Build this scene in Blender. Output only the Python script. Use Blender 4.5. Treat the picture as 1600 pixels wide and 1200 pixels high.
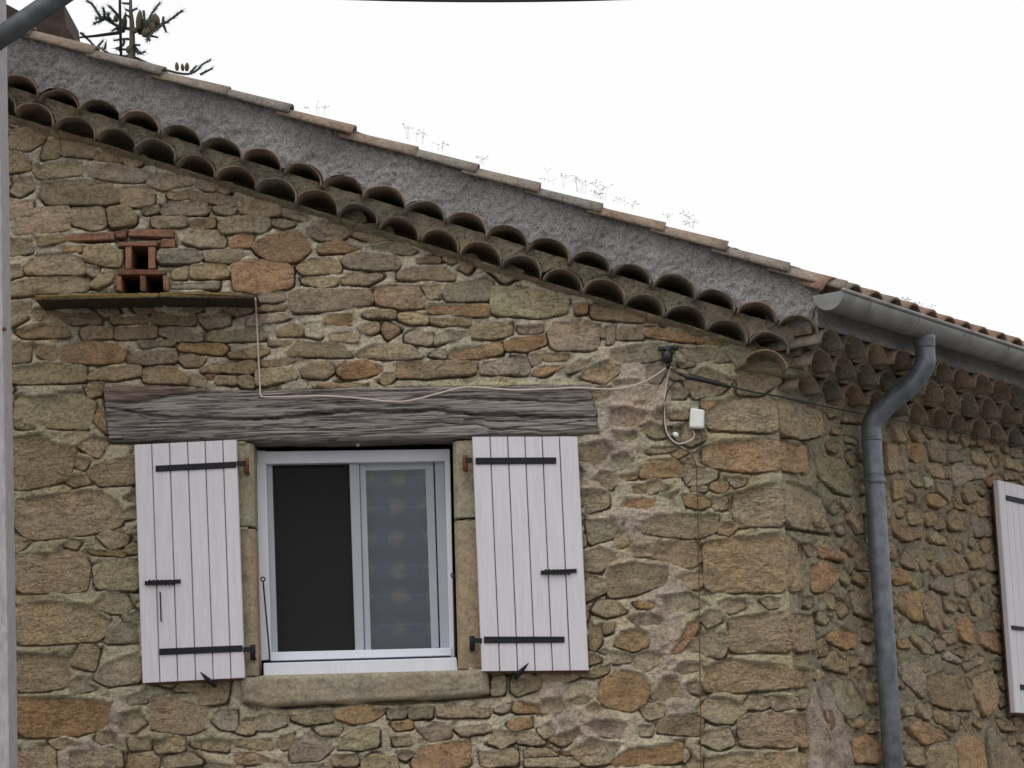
import bpy, math, random
import numpy as np
from mathutils import Vector, Matrix, noise as mnoise

# ------------------------------------------------------------------ camera, sky, sun, exposure
for o in list(bpy.data.objects): bpy.data.objects.remove(o)
scn = bpy.context.scene
COL = scn.collection
FPX = 4000.0; PITCH = math.radians(10.76); ROLL = 0.04; DIST = 12.7; EYE = 1.6
F_ = np.array([0, math.cos(PITCH), math.sin(PITCH)]); R_ = np.array([1.0, 0, 0]); U_ = np.array([0, -math.sin(PITCH), math.cos(PITCH)])
CR = R_*math.cos(ROLL) - U_*math.sin(ROLL); CU = U_*math.cos(ROLL) + R_*math.sin(ROLL); CAM = np.array([0, -DIST, EYE])
cam = bpy.data.cameras.new("camera"); camo = bpy.data.objects.new("camera", cam); COL.objects.link(camo)
cam.sensor_width = 36; cam.lens = FPX/1600*36; cam.clip_start = 0.1; cam.clip_end = 3000
m = Matrix.Identity(4)
for i in range(3):
    m[i][0] = CR[i]; m[i][1] = CU[i]; m[i][2] = -F_[i]; m[i][3] = CAM[i]
camo.matrix_world = m
scn.camera = camo

SUN_EL = math.radians(64); SUN_AZ = math.radians(200)     # behind the viewer, veiled by cloud
w = bpy.data.worlds.new("World"); scn.world = w; w.use_nodes = True
nt = w.node_tree; nt.nodes.clear()
sky = nt.nodes.new('ShaderNodeTexSky'); sky.sky_type = 'NISHITA'; sky.sun_disc = False
sky.sun_elevation = SUN_EL; sky.sun_rotation = SUN_AZ; sky.air_density = 1.0; sky.dust_density = 4.0; sky.ozone_density = 1.0
hs = nt.nodes.new('ShaderNodeHueSaturation'); hs.inputs['Saturation'].default_value = 0.12
mx = nt.nodes.new('ShaderNodeMix'); mx.data_type = 'RGBA'; mx.inputs[0].default_value = 0.80
mx.inputs[7].default_value = (14.8, 14.8, 15.0, 1)      # an even layer of cloud
bg = nt.nodes.new('ShaderNodeBackground'); bg.inputs['Strength'].default_value = 0.10
wo = nt.nodes.new('ShaderNodeOutputWorld')
nt.links.new(sky.outputs[0], hs.inputs['Color']); nt.links.new(hs.outputs[0], mx.inputs[6])
nt.links.new(mx.outputs[2], bg.inputs[0]); nt.links.new(bg.outputs[0], wo.inputs[0])
sl = bpy.data.lights.new("sun", 'SUN'); sl.energy = 1.0; sl.angle = math.radians(25); sl.color = (1, 0.97, 0.93)
so = bpy.data.objects.new("sun", sl); COL.objects.link(so)
so.rotation_euler = (math.pi/2-SUN_EL, 0, math.radians(-20))
scn.view_settings.view_transform = 'Standard'; scn.view_settings.look = 'None'
scn.view_settings.exposure = -0.34; scn.view_settings.gamma = 1.0; scn.view_settings.use_curve_mapping = False

# ------------------------------------------------------------------ geometry helpers
XC = 1.332                                   # the house corner
PHI = math.radians(35.4)
EV = np.array([math.sin(PHI), math.cos(PHI), 0]); NV = np.array([math.cos(PHI), -math.sin(PHI), 0]); C0 = np.array([XC, 0, 0])
def ray(px, py): return F_ + (px-800)/FPX*CR + (600-py)/FPX*CU
def G(px, py, Y=0.0):                         # photo point -> world point on the plane Y (parallel to the gable)
    d = ray(px, py); return CAM + (Y-CAM[1])/d[1]*d
def S(px, py, d=0.0):                         # photo point -> (s along side wall, z) at distance d off it
    r = ray(px, py); o = C0+NV*d; P = CAM + ((o-CAM)@NV)/(r@NV)*r
    return (P-C0)@EV, P[2]
def SW(s, d, z): return C0 + EV*s + NV*d + np.array([0, 0, z])
def proj(P):
    v = np.asarray(P)-CAM; z = v@F_; return 800+FPX*(v@CR)/z, 600-FPX*(v@CU)/z

rng = random.Random(7); nrs = np.random.RandomState(7)
def hash2(ix, iy, seed):
    h = (ix.astype(np.int64)*374761393 + iy.astype(np.int64)*668265263 + seed*1442695041) & 0x7fffffff
    h = ((h ^ (h >> 13))*1274126177) & 0x7fffffff
    return ((h ^ (h >> 16)) & 0xffffff)/float(0xffffff)
def vnoise(x, y, seed=0):
    x = np.asarray(x, float); y = np.asarray(y, float)
    ix = np.floor(x); iy = np.floor(y); fx = x-ix; fy = y-iy
    fx = fx*fx*(3-2*fx); fy = fy*fy*(3-2*fy)
    a = hash2(ix, iy, seed); b = hash2(ix+1, iy, seed); c = hash2(ix, iy+1, seed); d = hash2(ix+1, iy+1, seed)
    return (a*(1-fx)+b*fx)*(1-fy) + (c*(1-fx)+d*fx)*fy
def fbm(x, y, seed=0, oct=4):
    v = 0; a = 0.5; t = 0
    for k in range(oct):
        v = v + a*vnoise(x*2**k, y*2**k, seed+k*17); t += a; a *= 0.5
    return v/t*2-1

def mesh_obj(name, verts, faces, mat, parent=None, smooth=True, col=None, origin=None):
    me = bpy.data.meshes.new(name)
    v = np.asarray(verts, float)
    if origin is None: origin = v.mean(0) if len(v) else np.zeros(3)
    origin = np.asarray(origin, float)
    me.from_pydata((v-origin).tolist(), [], faces)
    if smooth and len(me.polygons): me.polygons.foreach_set("use_smooth", [True]*len(me.polygons))
    me.materials.append(mat)
    if col is not None:
        at = me.color_attributes.new("tone", 'FLOAT_COLOR', 'POINT')
        c = np.asarray(col, float)
        if c.ndim == 1: c = np.tile(c, (len(v), 1))
        c4 = np.ones((len(v), 4)); c4[:, :3] = c
        at.data.foreach_set("color", c4.ravel())
    me.update()
    o = bpy.data.objects.new(name, me); COL.objects.link(o); o.location = origin
    if parent is not None: attach(o, parent)
    return o
def attach(o, parent):
    bpy.context.view_layer.update()
    o.parent = parent; o.matrix_parent_inverse = parent_mat(parent).inverted()
def parent_mat(p):
    M = Matrix.Translation(p.location) @ p.rotation_euler.to_matrix().to_4x4()
    return M                                   # every parent sits in world space through its parent inverse
def attach(o, parent):                         # fast version: no depsgraph update
    o.parent = parent; o.matrix_parent_inverse = parent_mat(parent).inverted()
def empty(name, loc):
    o = bpy.data.objects.new(name, None); COL.objects.link(o); o.location = loc; o.empty_display_size = 0.2; return o
def tag(o, label, cat, group=None, kind=None):
    o["label"] = label; o["category"] = cat
    if group: o["group"] = group
    if kind: o["kind"] = kind
    return o

class MB:
    def __init__(s): s.v = []; s.f = []
    def add(s, v, f):
        b = len(s.v); s.v += [tuple(map(float, p)) for p in v]; s.f += [tuple(i+b for i in q) for q in f]
    def prism(s, pts, back):                   # front polygon pts (3D), extruded by vector back (or list of back points)
        n = len(pts); P = [np.asarray(p, float) for p in pts]
        B = [p+np.asarray(back) for p in P] if np.ndim(back) == 1 else [np.asarray(p, float) for p in back]
        s.add(P+B, [tuple(range(n)), tuple(range(2*n-1, n-1, -1))] + [(i, i+n, (i+1) % n+n, (i+1) % n) for i in range(n)])
    def box(s, c, sx, sy, sz, rot=None):
        P = []
        for dx, dy, dz in ((-1,-1,-1),(1,-1,-1),(1,1,-1),(-1,1,-1),(-1,-1,1),(1,-1,1),(1,1,1),(-1,1,1)):
            p = np.array([dx*sx/2, dy*sy/2, dz*sz/2]);
            if rot is not None: p = rot@p
            P.append(p+np.asarray(c))
        s.add(P, [(0,3,2,1),(4,5,6,7),(0,1,5,4),(1,2,6,5),(2,3,7,6),(3,0,4,7)])
    def tube(s, pts, rad, n=10, cap=True):
        P = [np.asarray(p, float) for p in pts]; k = len(P)
        if np.isscalar(rad): rad = [rad]*k
        t0 = P[1]-P[0]; t0 /= np.linalg.norm(t0)
        a = np.cross(t0, [0, 0, 1.0])
        if np.linalg.norm(a) < 0.1: a = np.cross(t0, [1.0, 0, 0])
        a /= np.linalg.norm(a); V = []
        for i in range(k):
            t = P[min(i+1, k-1)]-P[max(i-1, 0)]; t /= (np.linalg.norm(t)+1e-12)
            a = a-t*(a@t); a /= np.linalg.norm(a); b = np.cross(t, a)
            for j in range(n):
                q = 2*math.pi*j/n; V.append(P[i]+rad[i]*(math.cos(q)*a+math.sin(q)*b))
        F = [(i*n+j, i*n+(j+1) % n, (i+1)*n+(j+1) % n, (i+1)*n+j) for i in range(k-1) for j in range(n)]
        if cap: F += [tuple(range(n-1, -1, -1)), tuple(range((k-1)*n, k*n))]
        s.add(V, F)
    def lathe(s, c, axis, prof, n=10):         # prof: (dist along axis, radius)
        ax = np.asarray(axis, float); ax /= np.linalg.norm(ax)
        s.tube([np.asarray(c)+ax*p[0] for p in prof], [max(p[1], 1e-4) for p in prof], n)
    def build(s, name, mat, parent=None, smooth=False, col=None, origin=None):
        return mesh_obj(name, s.v, s.f, mat, parent, smooth, col, origin)
def smooth_path(pts, n=8):
    P = [np.asarray(p, float) for p in pts]; out = []
    for i in range(len(P)-1):
        p0 = P[max(i-1, 0)]; p1 = P[i]; p2 = P[i+1]; p3 = P[min(i+2, len(P)-1)]
        for k in range(n):
            t = k/n; out.append(0.5*((2*p1)+(p2-p0)*t+(2*p0-5*p1+4*p2-p3)*t*t+(3*p1-p0-3*p2+p3)*t**3))
    out.append(P[-1]); return out

# ------------------------------------------------------------------ materials
def new_mat(name):
    mt = bpy.data.materials.new(name); mt.use_nodes = True; t = mt.node_tree
    return mt, t, t.nodes['Principled BSDF']
def N(t, typ, **kw):
    n = t.nodes.new(typ)
    for k, v in kw.items():
        if k in n.inputs: n.inputs[k].default_value = v
        else: setattr(n, k, v)
    return n
def noise_node(t, vec, scale, detail=4, rough=0.55, dist=0.0):
    n = N(t, 'ShaderNodeTexNoise', Scale=scale, Detail=detail, Roughness=rough, Distortion=dist); t.links.new(vec, n.inputs['Vector']); return n
def ramp(t, fac, stops):
    r = t.nodes.new('ShaderNodeValToRGB'); t.links.new(fac, r.inputs[0])
    while len(r.color_ramp.elements) < len(stops): r.color_ramp.elements.new(0.5)
    for el, (p, c) in zip(r.color_ramp.elements, stops): el.position = p; el.color = (c if len(c) == 4 else (*c, 1))
    return r
def mul(t, a, b, fac=1.0, mode='MULTIPLY'):
    n = t.nodes.new('ShaderNodeMix'); n.data_type = 'RGBA'; n.blend_type = mode; n.inputs[0].default_value = fac
    t.links.new(a, n.inputs[6]); t.links.new(b, n.inputs[7]); return n
def pos(t, scale=(1, 1, 1)):
    g = t.nodes.new('ShaderNodeNewGeometry'); mp = N(t, 'ShaderNodeMapping'); mp.inputs['Scale'].default_value = scale
    t.links.new(g.outputs['Position'], mp.inputs['Vector']); return mp.outputs[0]
def bump(t, bs, h, strength, dist, prev=None):
    b = N(t, 'ShaderNodeBump', Strength=strength, Distance=dist); t.links.new(h, b.inputs['Height'])
    if prev is not None: t.links.new(prev.outputs[0], b.inputs['Normal'])
    t.links.new(b.outputs[0], bs.inputs['Normal']); return b

def mat_masonry(name, b1=0.75, b2=0.75, spec=0.2, blotch=0.55, tool=0.0, lichen=True, bed=0.7, speck=(0.72, 0.77), speckc=(0.58, 0.56, 0.47, 1)):
    mt, t, bs = new_mat(name); bs.inputs['Roughness'].default_value = 0.92; bs.inputs['Specular IOR Level'].default_value = spec
    at = N(t, 'ShaderNodeAttribute', attribute_name="tone"); p = pos(t)
    n1 = noise_node(t, p, 9, 5, 0.6, 0.4); r1 = ramp(t, n1.outputs[0], [(0.28, (0.58, 0.55, 0.52)), (0.48, (1, 1, 1)), (0.72, (1.25, 1.21, 1.12))])
    c = mul(t, at.outputs['Color'], r1.outputs[0], blotch*1.2 if blotch*1.2 < 1 else 1)
    n2 = noise_node(t, p, 60, 4, 0.7); r2 = ramp(t, n2.outputs[0], [(0.32, (0.55, 0.54, 0.52)), (0.52, (1, 1, 1)), (0.75, (1.3, 1.28, 1.25))])
    c = mul(t, c.outputs[2], r2.outputs[0], 0.8)
    n3 = noise_node(t, p, 3.1, 3, 0.5, 0.8); r3 = ramp(t, n3.outputs[0], [(0.35, (1.04, 0.94, 0.84)), (0.55, (1, 1, 1)), (0.7, (0.96, 0.97, 0.94))])
    c = mul(t, c.outputs[2], r3.outputs[0], 0.7)
    if bed > 0:                                  # thin cracks that follow the bedding of the stone
        pb = pos(t, (5, 5, 15)); nk = noise_node(t, pb, 1.5, 3, 0.6, 1.1)
        crk = ramp(t, nk.outputs[0], [(0.478, (1, 1, 1)), (0.497, (0.30, 0.27, 0.24)), (0.503, (0.30, 0.27, 0.24)), (0.522, (1, 1, 1))])
        nq = noise_node(t, p, 5.5, 2, 0.5); rq = ramp(t, nq.outputs[0], [(0.40, (bed*.12, bed*.12, bed*.12)), (0.64, (bed, bed, bed))])
        c = mul(t, c.outputs[2], crk.outputs[0], 1.0); t.links.new(rq.outputs[0], c.inputs[0])
    if lichen:
        n4 = noise_node(t, p, 26, 6, 0.75, 0.2); r4 = ramp(t, n4.outputs[0], [(0.63, (0, 0, 0)), (0.72, (1, 1, 1))])
        mm = t.nodes.new('ShaderNodeMix'); mm.data_type = 'RGBA'; t.links.new(c.outputs[2], mm.inputs[6]); mm.inputs[7].default_value = (0.16, 0.145, 0.115, 1)
        sc = N(t, 'ShaderNodeMath', operation='MULTIPLY'); sc.inputs[1].default_value = 0.5; t.links.new(r4.outputs[0], sc.inputs[0]); t.links.new(sc.outputs[0], mm.inputs[0]); c = mm
    n5 = noise_node(t, p, 70, 3, 0.6, 0.0); r5 = ramp(t, n5.outputs[0], [(speck[0], (0, 0, 0)), (speck[1], (1, 1, 1))])      # pale lichen specks
    m5 = t.nodes.new('ShaderNodeMix'); m5.data_type = 'RGBA'; t.links.new(c.outputs[2], m5.inputs[6]); m5.inputs[7].default_value = speckc
    s5 = N(t, 'ShaderNodeMath', operation='MULTIPLY'); s5.inputs[1].default_value = 0.6; t.links.new(r5.outputs[0], s5.inputs[0]); t.links.new(s5.outputs[0], m5.inputs[0]); c = m5
    t.links.new(c.outputs[2], bs.inputs['Base Color'])
    nb = noise_node(t, p, 24, 6, 0.65, 0.3); b = bump(t, bs, nb.outputs[0], b1, 0.04)
    ng = noise_node(t, p, 140, 4, 0.7); b = bump(t, bs, ng.outputs[0], b2, 0.006, b)
    nm = noise_node(t, p, 58, 3, 0.6, 0.5); b = bump(t, bs, nm.outputs[0], b1*0.8, 0.012, b)
    if bed > 0:
        b = bump(t, bs, crk.outputs[0], 0.6, 0.010, b)
    if tool > 0:
        pt = pos(t, (12, 12, 17)); nn = noise_node(t, pt, 1.7, 3, 0.55, 1.0); b = bump(t, bs, nn.outputs[0], tool, 0.03, b)
    return mt
M_STONE = mat_masonry("sandstone")
M_QUOIN = mat_masonry("tooled sandstone", 0.5, 0.6, tool=0.75)
M_MORTAR = mat_masonry("lime mortar", 1.0, 1.0, blotch=0.75, lichen=True, bed=0.4)
M_DRESS = mat_masonry("dressed sandstone", 0.3, 0.5, blotch=0.6, lichen=True, bed=0)
M_BRICK = mat_masonry("brick", 0.5, 0.7, blotch=0.83, bed=0)
M_TILE = mat_masonry("old clay tile", 0.25, 0.6, blotch=0.8, bed=0, speck=(0.62, 0.72), speckc=(0.30, 0.28, 0.23, 1))
M_VERGE = mat_masonry("lichened clay tile", 0.5, 1.0, blotch=0.83, bed=0, speck=(0.52, 0.66), speckc=(0.36, 0.34, 0.30, 1))

def mat_render():
    mt, t, bs = new_mat("grey roughcast render"); bs.inputs['Roughness'].default_value = 0.95; bs.inputs['Specular IOR Level'].default_value = 0.1
    p = pos(t)
    n1 = noise_node(t, p, 120, 4, 0.8); r1 = ramp(t, n1.outputs[0], [(0.36, (0.13, 0.122, 0.125)), (0.49, (0.40, 0.385, 0.39)), (0.66, (0.58, 0.56, 0.575))])
    n2 = noise_node(t, p, 2.4, 3, 0.55, 0.2); r2 = ramp(t, n2.outputs[0], [(0.32, (0.66, 0.64, 0.62)), (0.62, (1.02, 1.0, 0.975))])
    c = mul(t, r1.outputs[0], r2.outputs[0]); t.links.new(c.outputs[2], bs.inputs['Base Color'])
    b = bump(t, bs, n1.outputs[0], 0.7, 0.022); return mt
M_RENDER = mat_render()

def mat_wood():
    mt, t, bs = new_mat("weathered grey oak"); bs.inputs['Roughness'].default_value = 0.85; bs.inputs['Specular IOR Level'].default_value = 0.2
    at = N(t, 'ShaderNodeAttribute', attribute_name="tone"); p = pos(t, (0.7, 8, 22))
    n1 = noise_node(t, p, 4.5, 6, 0.7, 0.25); r1 = ramp(t, n1.outputs[0], [(0.3, (0.5, 0.47, 0.45)), (0.5, (0.92, 0.92, 0.92)), (0.72, (1.3, 1.29, 1.28))])
    c = mul(t, at.outputs['Color'], r1.outputs[0])
    p2 = pos(t, (1.6, 20, 95)); n2 = noise_node(t, p2, 3.5, 5, 0.7, 0.15); r2 = ramp(t, n2.outputs[0], [(0.35, (0.45, 0.43, 0.42)), (0.5, (1, 1, 1)), (0.75, (1.2, 1.2, 1.2))])
    c = mul(t, c.outputs[2], r2.outputs[0], 0.85)
    p3 = pos(t, (0.9, 8, 30)); n3 = noise_node(t, p3, 1.6, 4, 0.6, 0.3); ck = ramp(t, n3.outputs[0], [(0.47, (1, 1, 1)), (0.496, (0.12, 0.11, 0.11)), (0.504, (0.12, 0.11, 0.11)), (0.53, (1, 1, 1))])
    c = mul(t, c.outputs[2], ck.outputs[0], 0.7); t.links.new(c.outputs[2], bs.inputs['Base Color'])
    b = bump(t, bs, ck.outputs[0], 0.8, 0.012); b = bump(t, bs, n2.outputs[0], 0.4, 0.010, b); bump(t, bs, n1.outputs[0], 0.25, 0.02, b); return mt
M_WOOD = mat_wood()

def mat_paint(name, colr, rough=0.55, dirt=0.15, scale=(2, 2, 0.6)):
    mt, t, bs = new_mat(name); bs.inputs['Roughness'].default_value = rough
    p = pos(t, scale); n1 = noise_node(t, p, 9, 5, 0.65); r1 = ramp(t, n1.outputs[0], [(0.3, tuple(c*(1-dirt) for c in colr)), (0.6, colr)])
    p2 = pos(t, (60, 60, 3)); n2 = noise_node(t, p2, 2.0, 3, 0.6); r2 = ramp(t, n2.outputs[0], [(0.3, (0.965, 0.965, 0.965)), (0.6, (1.01, 1.01, 1.01))])
    c = mul(t, r1.outputs[0], r2.outputs[0]); t.links.new(c.outputs[2], bs.inputs['Base Color'])
    bump(t, bs, n2.outputs[0], 0.15, 0.004); return mt
M_SHUT = mat_paint("lilac white paint", (0.68, 0.65, 0.69), 0.55, 0.12, (8, 8, 0.5))
M_ALU = mat_paint("white lacquered aluminium", (0.74, 0.76, 0.84), 0.35, 0.06)
M_ALU_SHADED = mat_paint("white aluminium with painted mesh shade", (0.40, 0.42, 0.47), 0.4, 0.06)  # white sash aluminium; shade behind the insect mesh painted in as grey
M_CONC = mat_paint("pale concrete", (0.46, 0.43, 0.44), 0.9, 0.35, (6, 6, 1.5))
def mat_flat(name, colr, rough=0.6, metal=0.0, spec=0.5, var=0.25, sc=30):
    mt, t, bs = new_mat(name); bs.inputs['Roughness'].default_value = rough; bs.inputs['Metallic'].default_value = metal; bs.inputs['Specular IOR Level'].default_value = spec
    p = pos(t); n = noise_node(t, p, sc, 4, 0.6); r = ramp(t, n.outputs[0], [(0.3, tuple(c*(1-var) for c in colr)), (0.65, tuple(c*(1+var*0.5) for c in colr))])
    t.links.new(r.outputs[0], bs.inputs['Base Color']); return mt
M_IRON = mat_flat("black painted iron", (0.014, 0.013, 0.017), 0.6, spec=0.25, sc=60)
M_RUST = mat_flat("rusty iron", (0.16, 0.055, 0.025), 0.85, sc=60, var=0.6)
M_ZINC = mat_flat("dull zinc", (0.26, 0.26, 0.255), 0.5, 0.35, sc=9, var=0.3)
M_ZINCP = mat_flat("zinc downpipe", (0.165, 0.18, 0.21), 0.45, 0.3, sc=16, var=0.4)
M_ARM = mat_flat("galvanised steel", (0.10, 0.11, 0.12), 0.5, 0.4, sc=14, var=0.35)
M_BROWN = mat_flat("bare brown wood", (0.14, 0.075, 0.045), 0.85, sc=20)
M_CABW = mat_flat("cream cable sheath", (0.62, 0.52, 0.45), 0.5, var=0.1)
M_CABK = mat_flat("black cable sheath", (0.02, 0.02, 0.025), 0.5)
M_PLAST = mat_flat("black plastic", (0.012, 0.012, 0.014), 0.4)
M_BOX = mat_flat("white plastic", (0.78, 0.80, 0.76), 0.4, var=0.08)
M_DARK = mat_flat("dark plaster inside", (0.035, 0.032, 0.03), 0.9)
M_BARK = mat_flat("fir bark", (0.10, 0.085, 0.07), 0.9)
M_NEEDLE = mat_flat("fir needles", (0.035, 0.055, 0.045), 0.7, var=0.4)
M_CONE = mat_flat("fir cone", (0.10, 0.085, 0.045), 0.85, var=0.4, sc=90)
M_WEED = mat_flat("roof weed", (0.26, 0.25, 0.20), 0.8)
M_CHIM = mat_flat("brown chimney brick", (0.05, 0.033, 0.028), 0.9, var=0.5, sc=12)
M_GROUND = mat_flat("pale gravel and asphalt", (0.16, 0.15, 0.14), 0.95, sc=3)
def mat_glass():
    mt, t, bs = new_mat("window glass"); t.nodes.remove(bs); out = t.nodes['Material Output']
    tr = N(t, 'ShaderNodeBsdfTransparent', Color=(0.88, 0.91, 0.93, 1)); gl = N(t, 'ShaderNodeBsdfGlossy', Roughness=0.03)
    fr = N(t, 'ShaderNodeFresnel', IOR=1.52); ad = N(t, 'ShaderNodeMath', operation='MULTIPLY'); ad.inputs[1].default_value = 1.0
    t.links.new(fr.outputs[0], ad.inputs[0]); mxs = t.nodes.new('ShaderNodeMixShader')
    t.links.new(ad.outputs[0], mxs.inputs[0]); t.links.new(tr.outputs[0], mxs.inputs[1]); t.links.new(gl.outputs[0], mxs.inputs[2]); t.links.new(mxs.outputs[0], out.inputs[0]); return mt
M_GLASS = mat_glass()
def mat_screen():
    mt, t, bs = new_mat("dark insect mesh"); out = t.nodes['Material Output']; bs.inputs['Base Color'].default_value = (0.014, 0.013, 0.014, 1); bs.inputs['Roughness'].default_value = 0.8
    tr = t.nodes.new('ShaderNodeBsdfTransparent'); mxs = t.nodes.new('ShaderNodeMixShader'); mxs.inputs[0].default_value = 0.6
    t.links.new(tr.outputs[0], mxs.inputs[1]); t.links.new(bs.outputs[0], mxs.inputs[2]); t.links.new(mxs.outputs[0], out.inputs[0]); return mt
M_SCREEN = mat_screen()
def mat_curtain():
    mt, t, bs = new_mat("printed net curtain"); bs.inputs['Roughness'].default_value = 0.9
    p = pos(t, (1, 0.0, 1)); vo = N(t, 'ShaderNodeTexVoronoi', Scale=6.4, Randomness=0.18); t.links.new(p, vo.inputs['Vector'])
    n = noise_node(t, p, 30, 2, 0.5); ad = N(t, 'ShaderNodeMath', operation='MULTIPLY_ADD'); ad.inputs[1].default_value = 0.5; t.links.new(n.outputs[0], ad.inputs[0]); t.links.new(vo.outputs['Distance'], ad.inputs[2])
    r = ramp(t, ad.outputs[0], [(0.40, (0.25, 0.205, 0.17)), (0.60, (0.072, 0.092, 0.145))]); sx = N(t, 'ShaderNodeSeparateXYZ'); t.links.new(p, sx.inputs[0]); mo = N(t, 'ShaderNodeMath', operation='PINGPONG'); mo.inputs[1].default_value = 0.075; t.links.new(sx.outputs[2], mo.inputs[0])
    rb = ramp(t, mo.outputs[0], [(0.004, (1.35, 1.35, 1.35)), (0.010, (1, 1, 1))]); cc = mul(t, r.outputs[0], rb.outputs[0]); t.links.new(cc.outputs[2], bs.inputs['Base Color']); return mt  # thin lighter bands paint in the light caught along the horizontal folds
M_CURT = mat_curtain()

# ------------------------------------------------------------------ ground and house shell
gm = MB(); gm.add([(-400, -400, 0), (400, -400, 0), (400, 400, 0), (-400, 400, 0)], [(0, 1, 2, 3)])
g = gm.build("ground", M_GROUND, origin=(0, 0, 0)); g["kind"] = "structure"
house = empty("stone_house", (XC, 0, 0))
tag(house, "rubble stone house gable with white shutters, tiled eaves and zinc gutter", "house")

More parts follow.
